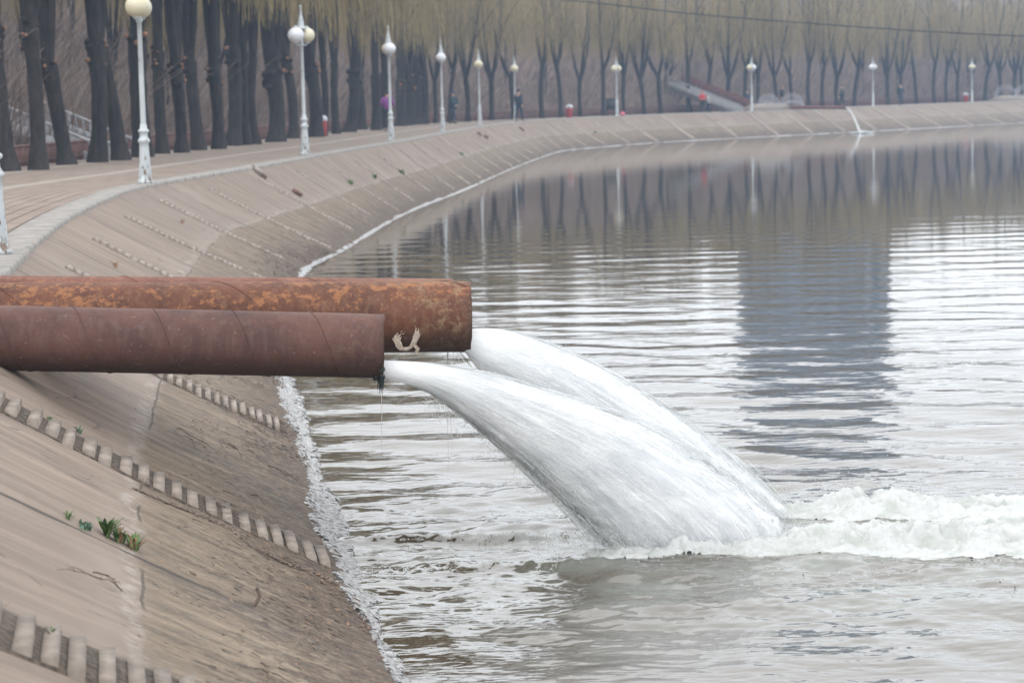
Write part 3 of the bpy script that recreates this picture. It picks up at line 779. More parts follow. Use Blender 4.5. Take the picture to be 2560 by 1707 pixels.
# churned foam where the jets hit, drifting to the right
def foam_field():
    rg = np.random.default_rng(11)
    xs = np.arange(.1, 4.9, .0095); ys = np.arange(13.3, 16.6, .011)
    X, Y = np.meshgrid(xs, ys, indexing='ij')
    X2 = X + .06 * fbm(X * 2, Y * 2, 3); Y2 = Y + .05 * fbm(X * 2.3 + 7, Y * 2, 3)
    e1_ = np.exp(-((Y2 - 14.56 + .12 * (X2 - 1.5).clip(0)*.35) / (.17 + .10 * sm(X2, 1.2, 2.6))) ** 2) * sm(X2, .25, .6)
    e2_ = np.exp(-((Y2 - 15.78) / (.19 + .16 * sm(X2, 1.6, 3.0))) ** 2) * sm(X2, 1.3, 1.75)
    e3_ = .62 * np.exp(-((Y2 - 15.1) / .65) ** 2) * sm(X2, 1.9, 3.2)
    e4_ = .0 * np.exp(-((Y2 - 13.95) / .32) ** 2) * sm(X2, .7, 1.8)
    e = np.maximum(np.maximum(e1_, e2_), np.maximum(e3_, e4_))
    b1 = np.abs(fbm(X * 1.9, Y * 2.6, 2)); b2 = 1 - np.abs(fbm(X * 4.2, Y * 5.5, 3)) * 2
    lump = .40 + .75 * b1 + .38 * b2 + .42 * fbm(X * 11, Y * 13, 5)
    hump = np.exp(-((X - 2.35) / .55) ** 2 - ((Y - 14.62) / .2) ** 2) * .07 + np.exp(-((X - 2.35) / .45) ** 2 - ((Y - 15.8) / .2) ** 2) * .085 + np.exp(-((X - 1.1) / .5) ** 4 - ((Y - 14.42) / .12) ** 2) * .035 + np.exp(-((X - 3.3) / .8) ** 2 - ((Y - 15.2) / .5) ** 2) * .03
    h = e * (.085 * lump) + hump * lump
    lace = fbm(X * 3.2 + 3, Y * 7.5, 5)
    keep = e + .42 * lace + .12 * fbm(X * 20, Y * 26, 3)
    keep *= sm(X, .1, .4)
    H = h - .03 + .008 * fbm(X * 40, Y * 40, 2)
    H = H + wave_h(X, Y)
    tk = sm(keep, .33, .55)
    H = wave_h(X, Y) - .006 + tk * (.014 + .008 * (fbm(X * 24, Y * 30, 3) + .5)) + tk * np.maximum(H - wave_h(X, Y), 0)
    Fq = grid_faces(len(xs), len(ys))
    kk = (keep > .34).ravel()
    Fq = Fq[kk[Fq].all(1)]
    used = np.unique(Fq); mp = -np.ones(X.size, int); mp[used] = np.arange(len(used))
    V = np.stack([X, Y, H], -1).reshape(-1, 3)[used]
    mb = MB().add(V, mp[Fq])
    sp = MB()
    for (yc, xm, k) in ((14.5, .95, 4200), (14.62, 1.6, 3000), (15.78, 2.1, 2600)):
        x = rg.gamma(2.2, .45, k) + xm - .9; y = yc + rg.normal(0, .14, k)
        z = np.abs(rg.normal(0, .085, k)) + .02
        for a, b, c in zip(x, y, z):
            if a < 4.6: sp.ball((a, b, c), rg.uniform(.0010, .0036), 5, 4)
    o = mb.build('churned_foam', M['foam'], smooth=True)
    sp.build('spray', M['drop'], o, smooth=True)['kind'] = 'stuff'
    return o
tag(foam_field(), 'churned white foam where the jets strike the lake', 'foam', kind='stuff')
# bubbles and small splashes scattered on the water
bb = MB(); rg = np.random.default_rng(21)
for k in range(520):
    if k < 260: x, y = rg.uniform(-1.1, .7), rg.choice([14.15, 15.2]) + rg.normal(0, .06)
    elif k < 400: x, y = rg.uniform(1.2, 3.6), rg.uniform(12.9, 14.2)
    else: x, y = rg.uniform(-.2, 3.8), rg.uniform(14, 18.5)
    r_ = rg.uniform(.0025, .006)
    bb.ball((x, y, rg.uniform(0, .022) if k < 260 else .002), r_, 7, 5, (1, 1, .8))
tag(bb.build('floating_bubbles', M['drop'], smooth=True), 'small white bubbles scattered on the water around the jets', 'bubbles', kind='stuff')

# drips from the pipe mouths
def drips(label, pts, Y, name='water_drip'):
    o = MB()
    for (x0, y0, x1, y1, r_) in pts:
        a, b = at_y(x0, y0, Y), at_y(x1, y1, Y)
        n = 14; q = np.linspace(0, 1, n)[:, None]
        P = a + (b - a) * q; P[:, 0] += .003 * np.sin(q[:, 0] * 9 + x0)
        o.tube(P, r_ * (1 - .6 * q[:, 0]) * (1 + .4 * np.sin(q[:, 0] * 40)), 5)
    ob = o.build(name, M['foam'], smooth=True); tag(ob, label, 'water drip'); return ob
drips('thin thread of water dripping from the mouth of the front pipe', [(953, 950, 955, 1130, .0022)], 14.38)
drips('thin broken threads of water dripping under the orange middle pipe', [(1122, 880, 1121, 916, .0022), (1134, 880, 1138, 906, .0025), (1143, 882, 1150, 912, .0025), (1152, 884, 1165, 916, .0025), (1120, 1016, 1121, 1190, .0015), (1128, 1030, 1130, 1160, .0012)], 15.1)

# black algae beard on the front pipe
al = MB(); rg = np.random.default_rng(31)
for k in range(70):
    a = rg.uniform(-2.5, -.55); rr = .194
    base = np.array([rg.uniform(-.05, .006), math.cos(a) * rr, math.sin(a) * rr])
    if rg.random() < .5 and a < -1.9: continue
    al.ball(base, rg.uniform(.005, .014), 6, 5, (1, 1, rg.uniform(.8, 2)))
for k in range(14):
    y_ = rg.uniform(-.03, .03); x_ = rg.uniform(-.03, .004)
    al.tube([(x_, y_ - .05, -.18), (x_ + .003, y_ - .05, -.21), (x_, y_ - .052, -.20 - rg.uniform(.03, .09))], [.006, .005, .001], 5)
alo = al.build('algae_beard', M['algae'], smooth=True)
alo.matrix_world = p1.matrix_world
tag(alo, 'black slimy algae beard hanging from the lip of the front pipe', 'algae')

# rag stuck on the orange pipe
def rag():
    Yr = 15.2 - .232
    pts = [(1014, 826), (1000, 830), (992, 842), (996, 860), (1006, 872), (1020, 872), (1032, 860), (1040, 842), (1041, 822), (1034, 804)]
    P2 = polyline(pts, 60)
    q = np.linspace(0, 1, 60)
    mb = MB(); rg = np.random.default_rng(8); V = []; m = 9
    for i in range(60):
        c = at_y(*P2[i], Yr); 
        tn = P2[min(59, i + 1)] - P2[max(0, i - 1)]; tn /= np.linalg.norm(tn)
        nr = np.array([tn[1], 0, tn[0]])
        w = .015 + .008 * math.sin(q[i] * 9) + .006 * rg.random()
        for j in range(m):
            s = (j / (m - 1) - .5) * 2
            V.append(c + nr * w * s + np.array([0, -.012 * (1 - s * s) + .012 * math.sin(j * 2.3 + i * .5) * rg.uniform(.4, 1), 0]))
    mb.add(V, grid_faces(60, m))
    V = []
    P3 = polyline([(1034, 862), (1044, 872), (1040, 884), (1046, 886)], 16)   # torn tail
    for i in range(16):
        c = at_y(*P3[i], Yr - .005); w = .018 * (1 - i / 20)
        for j in range(5):
            V.append(c + np.array([w * (j / 2 - 1), .008 * math.sin(j * 2 + i), 0]))
    mb.add(V, grid_faces(16, 5))
    o = mb.build('rag', M['cloth'], smooth=True)
    tag(o, 'torn pale rag curled on the side of the orange pipe', 'rag')
rag()
def blade(mb, p0, p1_, w, bend=.02, n=6):
    p0 = np.array(p0); p1_ = np.array(p1_)
    q = np.linspace(0, 1, n)[:, None]
    P = p0 + (p1_ - p0) * q + np.array([bend, 0, 0]) * np.sin(q * math.pi)
    mb.ribbons(P[None], np.array([w * (1 - (q[:, 0] - .3) ** 2)]).clip(.0008))
wd = MB(); blade(wd, at_y(1117, 878, 15.15), at_y(1119, 914, 15.15), .008, .004); blade(wd, at_y(1121, 878, 15.14), at_y(1120, 912, 15.14), .006, -.004)
tag(wd.build('water_weed', M['green']), 'short green weed strands hanging straight below the orange pipe', 'weed')
wd = MB(); blade(wd, at_y(1147, 879, 15.1), at_y(1172, 916, 15.1), .014, .012); blade(wd, at_y(1149, 880, 15.1), at_y(1180, 920, 15.1), .007, .006)
tag(wd.build('water_weed', M['green']), 'green weed blade trailing slantwise beside the farther water jet', 'weed')

# ------------------------------------------------------------------ lamps
def make_lamp(glob, ang):
    root = empty('street_lamp')
    MB().lathe([(0, .0), (.135, .0), (.135, .035), (.112, .05), (.104, .15), (.088, .35), (.078, .55), (.074, .64), (.095, .66), (.10, .685), (.082, .71),
                (.066, .74), (.064, .80), (.088, .82), (.09, .845), (.06, .87), (.056, .93), (.046, .95)], n=20).build('base', M['white'], root, smooth=True)
    MB().lathe([(.046, .95), (.042, 1.6), (.036, 2.55), (.055, 2.57), (.055, 2.6), (.036, 2.62), (.036, 2.95)], n=16).build('pole', M['white'], root, smooth=True)
    d = np.array([math.cos(ang), math.sin(ang), 0])
    a = MB(); S = .235
    for s in (-1, 1):
        a.tube([d * 0 + (0, 0, 2.60), d * s * .12 + (0, 0, 2.56), d * s * .21 + (0, 0, 2.57), d * s * S + (0, 0, 2.62)], .014, 8)
        a.lathe([(0.001, 2.60), (.06, 2.605), (.075, 2.635), (.06, 2.65)], tuple(d * s * S), 14)
        a.lathe([(.06, 2.965), (.068, 2.985), (.03, 3.01), (.001, 3.02)], tuple(d * s * S), 14)
    a.build('lamp_arm', M['white'], root, smooth=True)
    for s, g in zip((-1, 1), glob):
        MB().ball(tuple(d * s * S + (0, 0, 2.80)), .19, 24, 16, (1, 1, .93)).build('globe', M['gl_w' if g == 'w' else 'gl_c'], root, smooth=True)
    MB().lathe([(.036, 2.93), (.12, 2.945), (.125, 2.965), (.09, 2.985), (.078, 3.0), (.07, 3.10), (.055, 3.18), (.06, 3.2), (.035, 3.22), (.028, 3.30),
                (.034, 3.31), (.02, 3.33), (.014, 3.43), (.026, 3.45), (.028, 3.47), (.018, 3.495), (.001, 3.5)], n=16).build('finial', M['white'], root, smooth=True)
    return root
ORD = ['first', 'second', 'third', 'fourth', 'fifth', 'sixth', 'seventh', 'eighth', 'ninth', 'tenth', 'eleventh', 'twelfth', 'thirteenth', 'fourteenth', 'fifteenth', 'sixteenth', 'seventeenth']
LAMPS = [(-9, 644, 'cc', 1.75, 'nearest white lamp post, cut off by the left edge of the view'),
         (364, 463, 'cc', 1.62, 'tall white lamp post with peeling base and one cream globe at the frame top'),
         (763, 391, 'wc', 1.08, 'white lamp post with a white globe overlapping a cream globe, second whole lamp'),
         (978, 355, 'wc', 1.75, 'white lamp post partly hiding the person in purple'),
         (1107, 332, 'ww', 1.6, 'white lamp post just left of the walker in dark coat and blue cap'),
         (1200, 315, 'cc', 1.5, 'white lamp post with yellowed globe between the two dark clothed walkers'),
         (1289, 303, 'cc', 1.45, 'white lamp post with yellowed globe standing against a thin dark figure'),
         (1543, 292, 'cc', .95, 'lamp post with twin cream globes beside the black box'),
         (1880, 279.5, 'cw', .9, 'lamp post with one yellow and one white globe left of the arched railings'),
         (2183, 268.5, 'ww', .95, 'far white globed lamp post right of the small distant water jet'),
         (2431, 256.5, 'cc', 1.0, 'farthest lamp post, yellow globed, near the right edge of the view')]
LPOS = []
for i, (x, y, g, a, lab) in enumerate(LAMPS):
    P = at_z(x, y, ZP)
    if i >= 9:       # stand them on the kerb along their own line of sight
        cand = land(np.linspace(30, 44, 600), np.full(600, .2)); k = np.argmin(np.abs(cand[:, 0] / cand[:, 1] - P[0] / P[1])); P = cand[k]
    LPOS.append(P)
    o = make_lamp(g, a); o.location = (P[0], P[1], ZP + .028); tag(o, lab, 'street lamp', 'lamp posts along the promenade kerb')

# ------------------------------------------------------------------ trees
def gen_tree(rg, r0, fork, nl, spread, knob, ntw, lean=(0, 0), height=9.5, twl=3.4, sweep=0.0, tw=.016, zmin=2.7, zr=1.6):
    trunk, crown, cuts = MB(), MB(), MB()
    n = 11; q = np.linspace(0, 1, n)
    b1_, b2_ = rg.normal(0, .07, 2)
    cx = lean[0] * q + b1_ * np.sin(q * 3.1) + sweep * q * q; cy = lean[1] * q + b2_ * np.sin(q * 3.1)
    P = np.stack([cx, cy, q * fork], -1)
    R = r0 * (1.30 - .42 * np.minimum(q * 5, 1) + .12 * sm(q, .75, 1) * knob) * (1 + .04 * rg.normal(size=n))
    trunk.tube(P - np.array([0, 0, .05]), R, 12)
    top = P[-1]
    if knob > .5:
        for k in range(int(5 + 4 * knob)):
            a = rg.uniform(0, 6.28); rr = r0 * rg.uniform(.25, .5)
            c = top + np.array([math.cos(a) * r0 * .85, math.sin(a) * r0 * .85, rg.uniform(-.5, .15)])
            trunk.ball(c, rr, 8, 6)
            if rg.random() < .5:
                c2 = c + np.array([math.cos(a), math.sin(a), .3]) * rr * .85
                cuts.ball(c2, rr * .62, 7, 5)
    S = []
    a0 = rg.uniform(0, 6.28)
    for k in range(nl):
        a = a0 + k * 6.283 / nl + rg.normal(0, .25)
        sp = spread * rg.uniform(.6, 1.3); hh = height * rg.uniform(.82, 1.05) - fork
        m = 9; qq = np.linspace(0, 1, m)
        rad = sp * (qq ** .75) * (1.1 - .2 * qq)
        x = top[0] + math.cos(a) * rad + .12 * np.cumsum(rg.normal(0, .35, m)) * qq; y = top[1] + math.sin(a) * rad + .12 * np.cumsum(rg.normal(0, .35, m)) * qq
        z = top[2] - .12 + qq * hh
        L = np.stack([x, y, z], -1); rl = r0 * rg.uniform(.5, .72)
        trunk.tube(L, rl * (1 - .86 * qq) + .012, 7); S.append(L)
        for s in range(3):
            i0 = rg.integers(2, 6); p = L[i0]; a2 = a + rg.normal(0, 1.0); l2 = hh * rg.uniform(.25, .45)
            q2 = np.linspace(0, 1, 6)
            B = p + np.stack([math.cos(a2) * l2 * .5 * q2, math.sin(a2) * l2 * .5 * q2, l2 * q2 - l2 * .25 * q2 * q2], -1)
            trunk.tube(B, rl * .38 * (1 - .8 * q2) + .006, 5); S.append(B)
    # weeping twigs
    P_ = []; Wd = []
    for k in range(ntw):
        L = S[rg.integers(0, len(S))]; f = rg.uniform(.28, 1) * (len(L) - 1); i0 = min(int(f), len(L) - 2)
        p = L[i0] + (L[i0 + 1] - L[i0]) * (f - i0)
        a = rg.uniform(0, 6.28); out = rg.uniform(.15, .9); ln = rg.uniform(.35, 1) * twl
        ln = min(ln, max(.4, p[2] - zmin - rg.uniform(0, zr)))
        q2 = np.linspace(0, 1, 7)
        rise = rg.uniform(.1, .6)
        x = p[0] + math.cos(a) * out * np.sqrt(q2) + rg.normal(0, .04) * q2; y = p[1] + math.sin(a) * out * np.sqrt(q2)
        z = p[2] + rise * np.sin(q2 * 2.4) * (1 - q2) - ln * q2 ** 1.4
        P_.append(np.stack([x, y, z], -1)); Wd.append(tw * rg.uniform(.6, 1.3))
    crown.ribbons(np.array(P_), np.array(Wd))
    return trunk, crown, cuts
def build_tree(loc, rg, **kw):
    t, c, k = gen_tree(rg, **kw)
    root = empty('willow_tree', tuple(loc))
    tr = t.build('trunk', M['bark'], root, smooth=True)
    if k.V: k.build('pruning_scars', M['cut'], tr)
    c.build('crown', M['twig'], root)
    return root
def nearest_lamp(px):
    xs = [12, 364, 763, 978, 1107, 1200, 1289, 1543, 1880, 2183, 2431]
    return max([i for i, v in enumerate(xs) if v <= px])
LN = ['the cut off lamp post', 'the first whole lamp post', 'the second whole lamp post', 'the third whole lamp post', 'the fourth whole lamp post', 'the fifth whole lamp post',
      'the sixth whole lamp post', 'the seventh whole lamp post', 'the eighth whole lamp post', 'the ninth whole lamp post', 'the farthest lamp post']
# (x of the foot, y of the foot, trunk width in photo px, lean in m)
NEAR = [(22, 428, 46, -.15), (96, 425, 40, -.1), (168, 412, 40, -.15), (243, 406, 42, .05), (303, 401, 40, -.42), (358, 393, 46, 0), (407, 385, 30, .12), (455, 382, 32, -.05),
        (498, 376, 32, -.15), (547, 373, 32, .05), (583, 365, 36, .1), (615, 363, 24, .1), (640, 361, 24, .05), (690, 355, 42, 0), (733, 347, 26, -.3), (789, 343, 34, 0), (808, 340, 18, .05), (841, 335, 20, .1),
        (872, 331, 30, .3), (905, 325, 22, -.1), (941, 326, 24, 0), (962, 322, 22, .05), (1002, 316, 26, 0), (1022, 314, 26, .02), (1042, 312, 26, 0), (1060, 311, 20, .05)]
FAR = [(1088, 10), (1124, 10), (1168, 15), (1228, 14), (1283, 12), (1356, 15), (1401, 11), (1450, 10), (1508, 11), (1559, 11), (1611, 12), (1652, 14), (1724, 14), (1772, 11), (1822, 13),
       (1861, 9), (1897, 11), (1943, 9), (1981, 10), (2023, 12), (2056, 10), (2093, 13), (2136, 12), (2220, 10), (2254, 10), (2292, 11), (2337, 11), (2366, 9), (2395, 9), (2463, 12), (2501, 10), (2535, 12), (2556, 10), (2600, 12), (2660, 12)]
counts = {}
def tree_label(px, kind):
    i = nearest_lamp(px); counts[i] = counts.get(i, 0) + 1
    return '%s, %s trunk to the right of %s' % (kind, ORD[counts[i] - 1], LN[i])
GT = 'willow trees lining the promenade'
for (x, y, w, ln) in NEAR:
    P = at_z(x, y, ZP); rg = np.random.default_rng(int(x) + 5)
    r0 = w / F * P[1] / 2 / .92
    far = P[1] > 90
    o = build_tree(P, rg, r0=r0, fork=rg.uniform(2.2, 3.0), nl=rg.integers(3, 6), spread=rg.uniform(.3, .8), knob=1.0 if w > 25 else .4, ntw=900, lean=(ln * 1.0 + rg.normal(0, .07), rg.normal(0, .15)), height=13.0, tw=.018, twl=5.0, zmin=4.0 if x < 560 else (3.5 if x < 760 else 3.1), zr=3.0)
    tag(o, tree_label(x, 'thick pollarded willow' if w > 28 else 'slim dark willow'), 'tree', GT)
PROTO = []
for k in range(7):
    rg = np.random.default_rng(900 + k)
    PROTO.append(dict(r0=.14, fork=rg.uniform(2.2, 3.2), nl=int(rg.integers(2, 5)), spread=rg.uniform(.8, 1.7), knob=.2, ntw=900, zmin=3.2, zr=3.6, lean=(rg.normal(0, .15), rg.normal(0, .15)), height=rg.uniform(9.5, 12.0), twl=5.0, sweep=rg.normal(0, .12), tw=.013))
proto_obj = []
cu = np.linspace(10, 48, 3000)
def on_ray(px, off):
    c = land(cu, np.full(len(cu), off)); d = ray(px, 260); return c[np.argmin(np.abs(c[:, 0] / c[:, 1] - d[0] / d[1]))]
for i, (x, w) in enumerate(FAR):
    P = on_ray(x, 5.2 + .3 * math.sin(i * 2.1)); k = i % 7
    if len(proto_obj) <= k:
        o = build_tree(P, np.random.default_rng(900 + k), **PROTO[k]); proto_obj.append(o)
    else:
        o = copy_tree(proto_obj[k])
    r_ = w / F * P[1] / 2 / .14 / .95
    o.location = tuple(P); o.scale = (.5 + .5 * r_, .5 + .5 * r_, 1.0); o.rotation_euler = (0, 0, i * 1.7 if i >= 7 else 0)
    tag(o, tree_label(x, 'slim bare willow'), 'tree', GT)
# trees further back on the slope, nothing tells one from another
rg = np.random.default_rng(77)
for i in range(185):
    u_ = (rg.uniform(13, 46) if i < 125 else (rg.uniform(12, 18) if i < 150 else rg.uniform(4, 13))); off = rg.uniform(8, 34) if i < 150 else rg.uniform(13, 30)
    P = land(np.array(u_), np.array(off)); P[2] = hz(off) - .1
    o = copy_tree(proto_obj[i % 7]); sc = rg.uniform(.6, 1.0) if i < 150 else rg.uniform(.95, 1.2)
    o.location = tuple(P); o.scale = (sc * .75, sc * .75, sc); o.rotation_euler = (0, 0, rg.uniform(0, 6.28))
    tag(o, 'thin bare tree on the brown hillside behind the willow row', 'tree', 'bare trees scattered on the hillside')

# dry brush on the hillside
def brush(n, seed):
    rg = np.random.default_rng(seed)
    u_ = 3 + 44 * rg.random(n) ** 1.35; off = 7.0 + 34 * rg.random(n) ** 1.3
    P = land(u_, off, np.interp(off, HO, HZ)) ; dist = P[:, 1]
    ln = rg.uniform(.7, 2.6, n); side = rg.normal(.45, .35, n); wy = rg.normal(0, .3, n)
    q = np.linspace(0, 1, 4)
    D = np.stack([side * ln, wy * ln, ln], -1)
    pts = P[:, None, :] + D[:, None, :] * q[None, :, None]
    pts[..., 0] += (rg.normal(0, .2, n) * ln)[:, None] * (q * q)[None]
    wdt = rg.uniform(.010, .022, n) * (.8 + dist / 120)
    return MB().ribbons(pts, wdt)
b = brush(42000, 5).build('dry_brush', M['stem'])
tag(b, 'tangle of pale dry stems covering the hillside', 'brush', kind='stuff')

# ------------------------------------------------------------------ fence, stairs, railings
def fence(u0, u1, off, label):
    root = empty('picket_fence', tuple(land(np.array(u0), np.array(off))))
    base = np.array(root.location)
    s = np.arange(arc(u0), arc(u1), .16); uu = u_of(s); P = land(uu, np.full_like(uu, off)) - base
    pk = MB()
    for k in range(len(P)):
        nxt = P[min(k + 1, len(P) - 1)] - P[max(0, k - 1)]; a = math.atan2(nxt[1], nxt[0])
        pk.box(P[k] + (0, 0, .21), (.07, .04, .42), ((math.cos(a), -math.sin(a), 0), (math.sin(a), math.cos(a), 0), (0, 0, 1)))
    pk.build('pickets', M['fence'], root)
    rl = MB(); st = P[::12]
    rl.tube(st + (0, 0, .45), .035, 6); rl.tube(st + (0, 0, .12), .022, 6)
    rl.build('rail', M['fence'], root)
    tag(root, label, 'fence')
fence(6.2, 46, 6.1, 'low faded red picket fence along the back of the promenade')

def stairs(lo, hi, width, n, label, wall=None, rh=.4):
    lo, hi = np.array(lo), np.array(hi); root = empty('stairway', tuple(lo))
    d = hi - lo; h = np.array([d[0], d[1], 0]); hl = np.linalg.norm(h); h /= hl; nrm = np.array([-h[1], h[0], 0])
    a = math.atan2(h[1], h[0]); R = ((math.cos(a), -math.sin(a), 0), (math.sin(a), math.cos(a), 0), (0, 0, 1))
    st = MB()
    for k in range(n):
        z = d[2] * (k + 1) / n; st.box(h * hl * (k + .5) / n + (0, 0, z - .3), (hl / n + .002, width, .6), R)
    st.build('steps', M['stair'], root)
    for s in (-1, 1):
        o = nrm * s * (width / 2 + .06); b = MB()
        q = np.linspace(0, 1, 12)[:, None]
        rr_ = rh * (1.6 if wall and s < 0 else 1.0); bm_ = wall if (wall and s < 0) else M['balu']
        b.tube(o + d * q + (0, 0, rr_), .04, 6)
        for k in range(int(hl / .22)):
            f = (k + .5) / int(hl / .22); b.box(o + d * f + (0, 0, rr_ / 2), (.05 if bm_ is M['balu'] else .2, .05, rr_))
        f1 = MB()
        V = [o + (0, 0, -.3), o + d + (0, 0, -.3), o + d + (0, 0, .10), o + (0, 0, .10)]
        V = [v + nrm * e for e in (-.05, .05) for v in V]
        f1.add(V, [(0, 1, 2, 3), (7, 6, 5, 4), (0, 4, 5, 1), (1, 5, 6, 2), (2, 6, 7, 3), (3, 7, 4, 0)])
        bo = b.build('balustrade', M['stair'] if (wall and s > 0) else bm_, root)
        f1.build('plinth', M['stair'] if (wall and s > 0) else bm_, bo)
    tag(root, label, 'stairs')
la, lb = at_y(290, 398, 60), at_y(30, 262, 61)
la[2] = ZP
stairs(la, (lb[0], 61.5, lb[2] - .3), 1.6, 12, 'white balustraded stairway climbing behind the nearest willow trunks')
la, lb = at_y(1868, 280, 160), at_y(1690, 200, 161); la[2] = ZP
stairs(la, (lb[0], 162, lb[2] - .2), 2.4, 14, 'pale stairway with dark red side wall climbing the far hillside', M['redwall'])

def arch_rail(px, py, wpx, hpx, off, label):
    P = on_ray(px, off); s = P[1] / F; w, h = wpx * s, hpx * s
    root = empty('arched_railing', (P[0], P[1], ZP))
    z0 = (HC - ZP) + 0
    m = MB()
    for k in (0, .17, .34):
        q = np.linspace(0, math.pi, 22)
        m.tube(np.stack([-np.cos(q) * w / 2 * (1 - k * .5), q * 0, .05 + np.sin(q) * h * (1 - k * .9) + h * .28], -1), .022, 6)
    m.build('arch', M['balu'], root, smooth=True)
    b = MB()
    for k in range(9):
        x = (k / 8 - .5) * w * .96; b.box((x, 0, (.3 * h + math.sqrt(max(0, 1 - (2 * x / w) ** 2)) * h * .95) / 2 + .02), (.03, .03, .3 * h + math.sqrt(max(0, 1 - (2 * x / w) ** 2)) * h * .95))
    b.build('bars', M['balu'], root)
    tag(root, label, 'railing', 'arched white railings on the far promenade')
for px, off, hp, lab in ((1921, 2.6, 30, 'arched white railing, back left one of the four beside the far lamp'), (1980, 2.6, 30, 'arched white railing, back right one of the four beside the far lamp'),
                         (1921, 1.0, 17, 'arched white railing, front left one of the four beside the far lamp'), (1982, 1.0, 17, 'arched white railing, front right one of the four beside the far lamp'),
                         (2515, 2.4, 30, 'tall arched railing nearest the right edge behind the farthest kerb'), (2566, 2.4, 30, 'arched railing cut by the right edge of the view')):
    arch_rail(px, 0, 58, hp, off, lab)
# concrete ramp beside the arches, rust pipe on the far kerb with its jet
def ramp(pxa, pxb, label):
    a, b_ = on_ray(pxa, .5), on_ray(pxb, .5); L = np.linalg.norm((b_ - a)[:2]); root = None
    an = math.atan2(b_[1] - a[1], b_[0] - a[0])
    V = [(0, -.1, 0), (L, -.1, 0), (L * .85, -.1, .42), (L * .35, -.1, .42), (0, 1.3, 0), (L, 1.3, 0), (L * .85, 1.3, .42), (L * .35, 1.3, .42)]
    o = MB().add(V, [(0, 1, 2, 3), (7, 6, 5, 4), (3, 2, 6, 7), (0, 3, 7, 4), (1, 5, 6, 2), (0, 4, 5, 1)]).build('concrete_ramp', M['block'])
    o.location = (a[0], a[1], ZP + .031); o.rotation_euler = (0, 0, an); tag(o, label, 'ramp')
ramp(1888, 1975, 'pale concrete ramp in front of the arched railings')
ramp(2496, 2600, 'pale concrete ramp below the railing at the right edge')
def far_pipe():
    a = on_ray(1968, .9); b_ = at_y(2113, 270, 158.5)
    a = np.array([a[0], a[1], ZP + .16]); b_ = np.array([b_[0], b_[1], ZP + .10])
    root = empty('rusty_pipe', tuple(a))
    MB().tube(np.array([a, (a + b_) / 2, b_]) - a, .115, 16).build('pipe_wall', M['redwall'], root, smooth=True)
    MB().tube(np.array([b_ - (b_ - a) * .004, b_ + (b_ - a) * .006]) - a, .125, 16).build('pipe_lip', M['rust3'], root, smooth=True)
    tag(root, 'small distant dark red pipe lying on the far kerb', 'pipe')
    q = np.linspace(0, 1, 16)[:, None]
    e = at_z(2153, 329, 0)
    e = np.array([at_y(2150, 329, 154)[0], 154.0, 0.0])
    root = empty('water_jet', tuple(b_))
    d = e - b_
    P = np.concatenate([d[0] * q, d[1] * q, -(b_[2]) * q ** 1.7 + .03], 1)
    MB().tube(P, (.030 + .055 * q[:, 0]) * (1 + .2 * np.sin(q[:, 0] * 30)), 10).build('water_stream', M['foam'], root, smooth=True)
    m = MB(); rg = np.random.default_rng(4)
    for k in range(40): m.ball(P[-1] + (rg.normal(.2, .3), rg.normal(0, .25), abs(rg.normal(0, .06))), rg.uniform(.04, .11), 6, 5, (1, 1, .6))
    m.build('splash', M['drop'], root, smooth=True)
    tag(root, 'small white jet falling from the far pipe down the bank', 'water jet')
far_pipe()

# bins, box, bag
def litter_bin(P, label):
    root = empty('litter_bin', (P[0], P[1], ZP))
    MB().lathe([(.001, .02), (.15, .02), (.17, .06), (.19, .55), (.185, .6)], n=16).build('bin_body', M['binred'], root, smooth=True)
    MB().lathe([(.205, .58), (.215, .62), (.19, .70), (.12, .76), (.001, .78)], n=16).build('bin_lid', M['binlid'], root, smooth=True)
    MB().box((0, -.185, .66), (.16, .06, .06)).build('bin_opening', M['black'], root)
    tag(root, label, 'litter bin', 'red litter bins on the promenade')
litter_bin(on_ray(1423, 2.5), 'red litter bin with grey lid between two slim willows on the far promenade')
litter_bin(on_ray(2415, 2.8), 'red litter bin with grey lid left of the farthest lamp post')
litter_bin(at_z(806, 341, ZP), 'red litter bin half hidden by a willow trunk right of the second whole lamp')
P = on_ray(1526, 3.0); root = empty('equipment_box', (P[0], P[1], ZP))
MB().box((0, 0, .72), (.52, .4, .62)).build('box_body', M['black'], root)
MB().box((0, 0, 1.045), (.58, .46, .03)).build('box_lid', M['black'], root)
for s in (-1, 1):
    for t_ in (-1, 1): MB().box((s * .2, t_ * .14, .205), (.05, .05, .41)).build('leg', M['black'], root)
tag(root, 'black box on legs beside the lamp with twin cream globes', 'box')
P = on_ray(1556, 1.2); m = MB(); m.ball((0, 0, .12), .13, 12, 8, (1.3, .9, .9)); m.tube([(-.1, 0, .2), (-.05, 0, .31), (.05, 0, .31), (.1, 0, .2)], .012, 6)
o = m.build('bag', mat_speckle('pink_cloth', (.5, .12, .15), (.6, .2, .22), 4), smooth=True); o.location = (P[0], P[1], ZP); tag(o, 'small pink bag on the kerb beside the lamp with twin cream globes', 'bag')

# power cable
pts = [(1300, -8), (1442, 3), (1700, 32), (2050, 61), (2350, 81), (2560, 91), (2700, 96)]
pp = polyline(pts, 60)
P = np.array([at_y(x, y, 92) for x, y in pp]); P = P[:, :]
dl = P[0] - P[1]; dr = P[-1] - P[-2]
ext_l = np.array([P[0] + dl / np.linalg.norm(dl) * s for s in (24, 16, 8)]); ext_l[:, 2] += .25
ext_r = np.array([P[-1] + np.array([1, 0, -.03]) * s for s in (8, 30, 60)]); ext_r[:, 2] += np.array([0, .8, 2.5])
tag(MB().tube(np.concatenate([ext_l, P, ext_r]), .026, 6).build('power_cable', M['black'], smooth=True), 'dark sagging cable crossing high over the water at upper right', 'cable')

